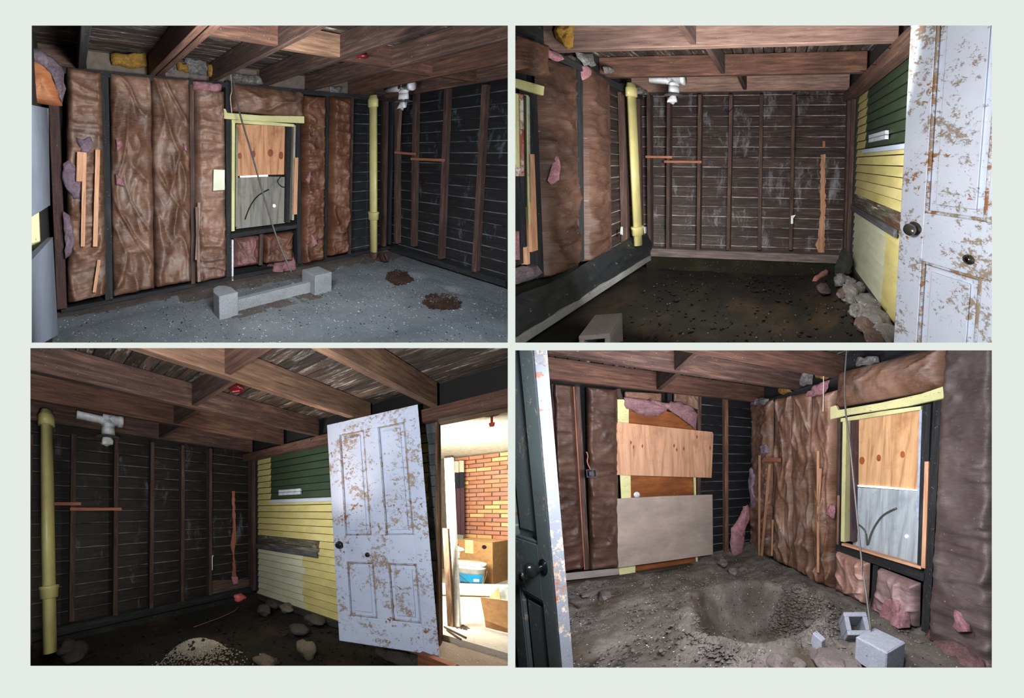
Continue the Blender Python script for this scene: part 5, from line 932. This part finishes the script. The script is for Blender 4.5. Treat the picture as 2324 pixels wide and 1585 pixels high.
MB().tube([s.P(1262, 1352, ('z', .03)), s.P(1316, 1380, ('z', .01))], .008, 8).build(s, 'stick', studw, None, **tg('thin brown stick leaning by the door edge, lower right room', 'stick'))
q = s.P(1407, 1510, ('z', .01)); MB().tube([q + Vector((.03 * math.cos(a * .6), .03 * math.sin(a * .6), .004)) for a in range(11)], .005, 8).build(s, 'metal_ring', metal, None, smooth=True, **tg('small metal ring on the soil at the bottom edge, lower right room', 'ring'))
area(s, s.E + s.fw * .85 + Vector((0, 0, .3)) + s.r * .1, s.P(1640, 1180, PX), .3, 135, (.97, .96, 1.), 'flash_lower_right')
area(s, s.E + s.fw * .66 - s.r * .28 + Vector((0, 0, .1)), (1.9, 2.4, 1.0), .12, 22, (.8, .9, 1), 'doorway_light_lower_right')  # fill added near the viewpoint to lift the dark door face
area(s, s.E + s.fw * 1.9 + Vector((0, 0, .25)) + s.r * .1, s.P(1560, 1120, PX), .5, 62, (1, .97, 1.), 'work_lamp_lower_right', 170)  # extra fill added mid-room for the far wall, no real lamp
# ================================================================ the image's pale borders built as a wall with four openings and added unseen partitions that block light behind it
def dp(px, py, y): return EYE + Vector(((px - CX) / FM * y, y, (CY - py) / FM * y))
boardm = bpy.data.materials.new('pale_grey_green_board'); boardm.use_nodes = True
boardm.node_tree.nodes['Principled BSDF'].inputs['Base Color'].default_value = tuple(x / .95 for x in lin((229, 235, 229))[:3]) + (1,)
boardm.node_tree.nodes['Principled BSDF'].inputs['Roughness'].default_value = 1; boardm.node_tree.nodes['Principled BSDF'].inputs['Specular IOR Level'].default_value = 0
darkm = bpy.data.materials.new('dark_partition'); darkm.use_nodes = True; darkm.node_tree.nodes['Principled BSDF'].inputs['Base Color'].default_value = (.02, .02, .02, 1); darkm.node_tree.nodes['Principled BSDF'].inputs['Roughness'].default_value = 1
def wmesh(name, vs, fs, mat, **kw):
    me = bpy.data.meshes.new(name); o0 = sum(vs, Vector()) / len(vs); me.from_pydata([x - o0 for x in vs], [], fs); me.materials.append(mat)
    bm = bmesh.new(); bm.from_mesh(me); bmesh.ops.recalc_face_normals(bm, faces=bm.faces); bm.to_mesh(me); bm.free()
    o = bpy.data.objects.new(name, me); o.location = o0; C.objects.link(o)
    for a, v_ in kw.items(): o[a] = v_
    return o
xs_ = [-900, None, None, 3300]; D0, D1 = BOARD, BOARD + .004
vs_, fs_ = [], []
def cell(x0, x1, y0, y1):
    o = len(vs_); vs_.extend([dp(x, y, D0) for x, y in ((x0, y0), (x1, y0), (x1, y1), (x0, y1))]); k = D0 / D1
    vs_.extend([dp(x, y, D1) for x, y in ((x0, y0), (x1, y0), (x1, y1), (x0, y1))])
    fs_.extend([(o, o + 1, o + 2, o + 3), (o + 7, o + 6, o + 5, o + 4), (o, o + 1, o + 5, o + 4), (o + 1, o + 2, o + 6, o + 5), (o + 2, o + 3, o + 7, o + 6), (o + 3, o, o + 4, o + 7)])
A1, A2, A3, A4 = [SETS[i][9:13] for i in (1, 2, 3, 4)]; X0, X1, Y0, Y1 = -1400, 3700, -1100, 2700
cell(X0, X1, Y0, A1[2]); cell(X0, A1[0], A1[2], A1[3]); cell(A1[1], A2[0], A1[2], A1[3]); cell(A2[1], X1, A1[2], A1[3])
cell(X0, X1, A1[3], A3[2]); cell(A3[1], X1, A3[2], A4[2]); cell(X0, A3[0], A3[2], A3[3]); cell(A3[1], A4[0], A4[2], A3[3]); cell(A4[1], X1, A4[2], A4[3])
cell(X0, A4[0], A3[3], A4[3]); cell(X0, X1, A4[3], Y1)
wmesh('wall_front', vs_, fs_, boardm, **ST)
def wedge(name, p, far=14.):
    """partition tapering towards the viewer: p = its four picture corners"""
    a = [dp(x, y, BOARD + .005) for x, y in p] + [dp(x, y, far) for x, y in p]
    return wmesh(name, a, [(0, 1, 2, 3), (7, 6, 5, 4), (0, 1, 5, 4), (1, 2, 6, 5), (2, 3, 7, 6), (3, 0, 4, 7)], darkm, **ST)
wedge('wall_middle', [(1157, 40), (1165, 40), (1165, 1530), (1157, 1530)])  # unseen barrier added so left and right rooms share no light
wedge('trim_1', [(50, 782.5), (1157, 782.5), (1157, 786.5), (50, 786.5)]); wedge('trim_2', [(1165, 782.5), (2270, 782.5), (2270, 790.5), (1165, 790.5)])  # unseen barriers added to keep upper and lower rooms' light apart
wedge('wall_outer_left', [(40, 40), (64, 40), (64, 1530), (40, 1530)]); wedge('wall_outer_right', [(2256, 40), (2280, 40), (2280, 1530), (2256, 1530)])  # unseen side barriers, added to shut out the surrounding light
wedge('trim_3', [(40, 30), (2280, 30), (2280, 52), (40, 52)]); wedge('trim_4', [(40, 1521), (2280, 1521), (2280, 1545), (40, 1545)])  # top and bottom barriers out of view, added against stray light
wmesh('wall_far', [dp(x, y, d) for d in (14., 14.2) for x, y in ((30, 20), (2290, 20), (2290, 1560), (30, 1560))], [(0, 1, 2, 3), (7, 6, 5, 4), (0, 1, 5, 4), (1, 2, 6, 5), (2, 3, 7, 6), (3, 0, 4, 7)], darkm, **ST)  # unseen rear closure added to stop light from behind the rooms

# ---------------------------------------------------------------- cut every set to its own bay between the partitions
done_ = {}
for s in (globals().get('S%d' % k) for k in (1, 2, 3, 4)):
    if not s: continue
    m = 3; pls = []
    for a, b, c_ in ((1, 0, -(s.x0 - m - CX)), (-1, 0, (s.x1 + m - CX)), (0, -1, CY - s.y0 + m), (0, 1, -(CY - s.y1 - m))):
        pls.append(Vector((a * FM, c_, b * FM)).normalized())
    for ob in list(s.objs):
        if ob.type != 'MESH': continue
        me = ob.data; off = (ob.location if ob.parent is None else Vector(ob['_o'])) - EYE; cut = []; dead = False
        vs2 = [off + v_.co for v_ in me.vertices]
        for n in pls:
            ds = [n.dot(q) for q in vs2]
            if max(ds) < 0: dead = True; break
            if min(ds) < 0: cut.append(n)
        if not dead and max(q.y for q in vs2) < BOARD: dead = True
        if dead: s.objs.remove(ob); bpy.data.objects.remove(ob); continue
        nn = cut[:]
        if nn or min(q.y for q in vs2) < BOARD + .03:
            bm = bmesh.new(); bm.from_mesh(me)
            for n in nn: bmesh.ops.bisect_plane(bm, geom=bm.verts[:] + bm.edges[:] + bm.faces[:], plane_co=-off, plane_no=n, clear_inner=True)
            if min(q.y for q in vs2) < BOARD + .03: bmesh.ops.bisect_plane(bm, geom=bm.verts[:] + bm.edges[:] + bm.faces[:], plane_co=Vector((0, BOARD + .03, 0)) - off, plane_no=(0, 1, 0), clear_inner=True)
            if not bm.faces: bm.free(); s.objs.remove(ob); bpy.data.objects.remove(ob); continue
            bm.to_mesh(me); bm.free()
    for ob in list(s.objs):
        if ob.type == 'EMPTY' and not ob.children: s.objs.remove(ob); bpy.data.objects.remove(ob); continue
# set each thing's origin at the base of what is left of it, then drop the working properties
bpy.context.view_layer.update()
for ob in list(C.objects):
    if ob.parent or ob.get('_s') is None and ob.type != 'EMPTY': continue
    fam = [ob] + list(ob.children_recursive); pts = [o.matrix_world @ v_.co for o in fam if o.type == 'MESH' for v_ in o.data.vertices]
    if not pts: continue
    lo = [min(p[i] for p in pts) for i in range(3)]; hi = [max(p[i] for p in pts) for i in range(3)]; new = Vector(((lo[0] + hi[0]) / 2, (lo[1] + hi[1]) / 2, lo[2])); d = new - ob.location
    ob.location = new
    if ob.type == 'MESH': ob.data.transform(Matrix.Translation(-d))
    for ch in ob.children:
        if ch.type == 'MESH': ch.data.transform(Matrix.Translation(-d))
        for g in ch.children:
            if g.type == 'MESH': g.data.transform(Matrix.Translation(-d))
for ob in C.objects:
    for k in ('_o', '_s'):
        if k in ob: del ob[k]
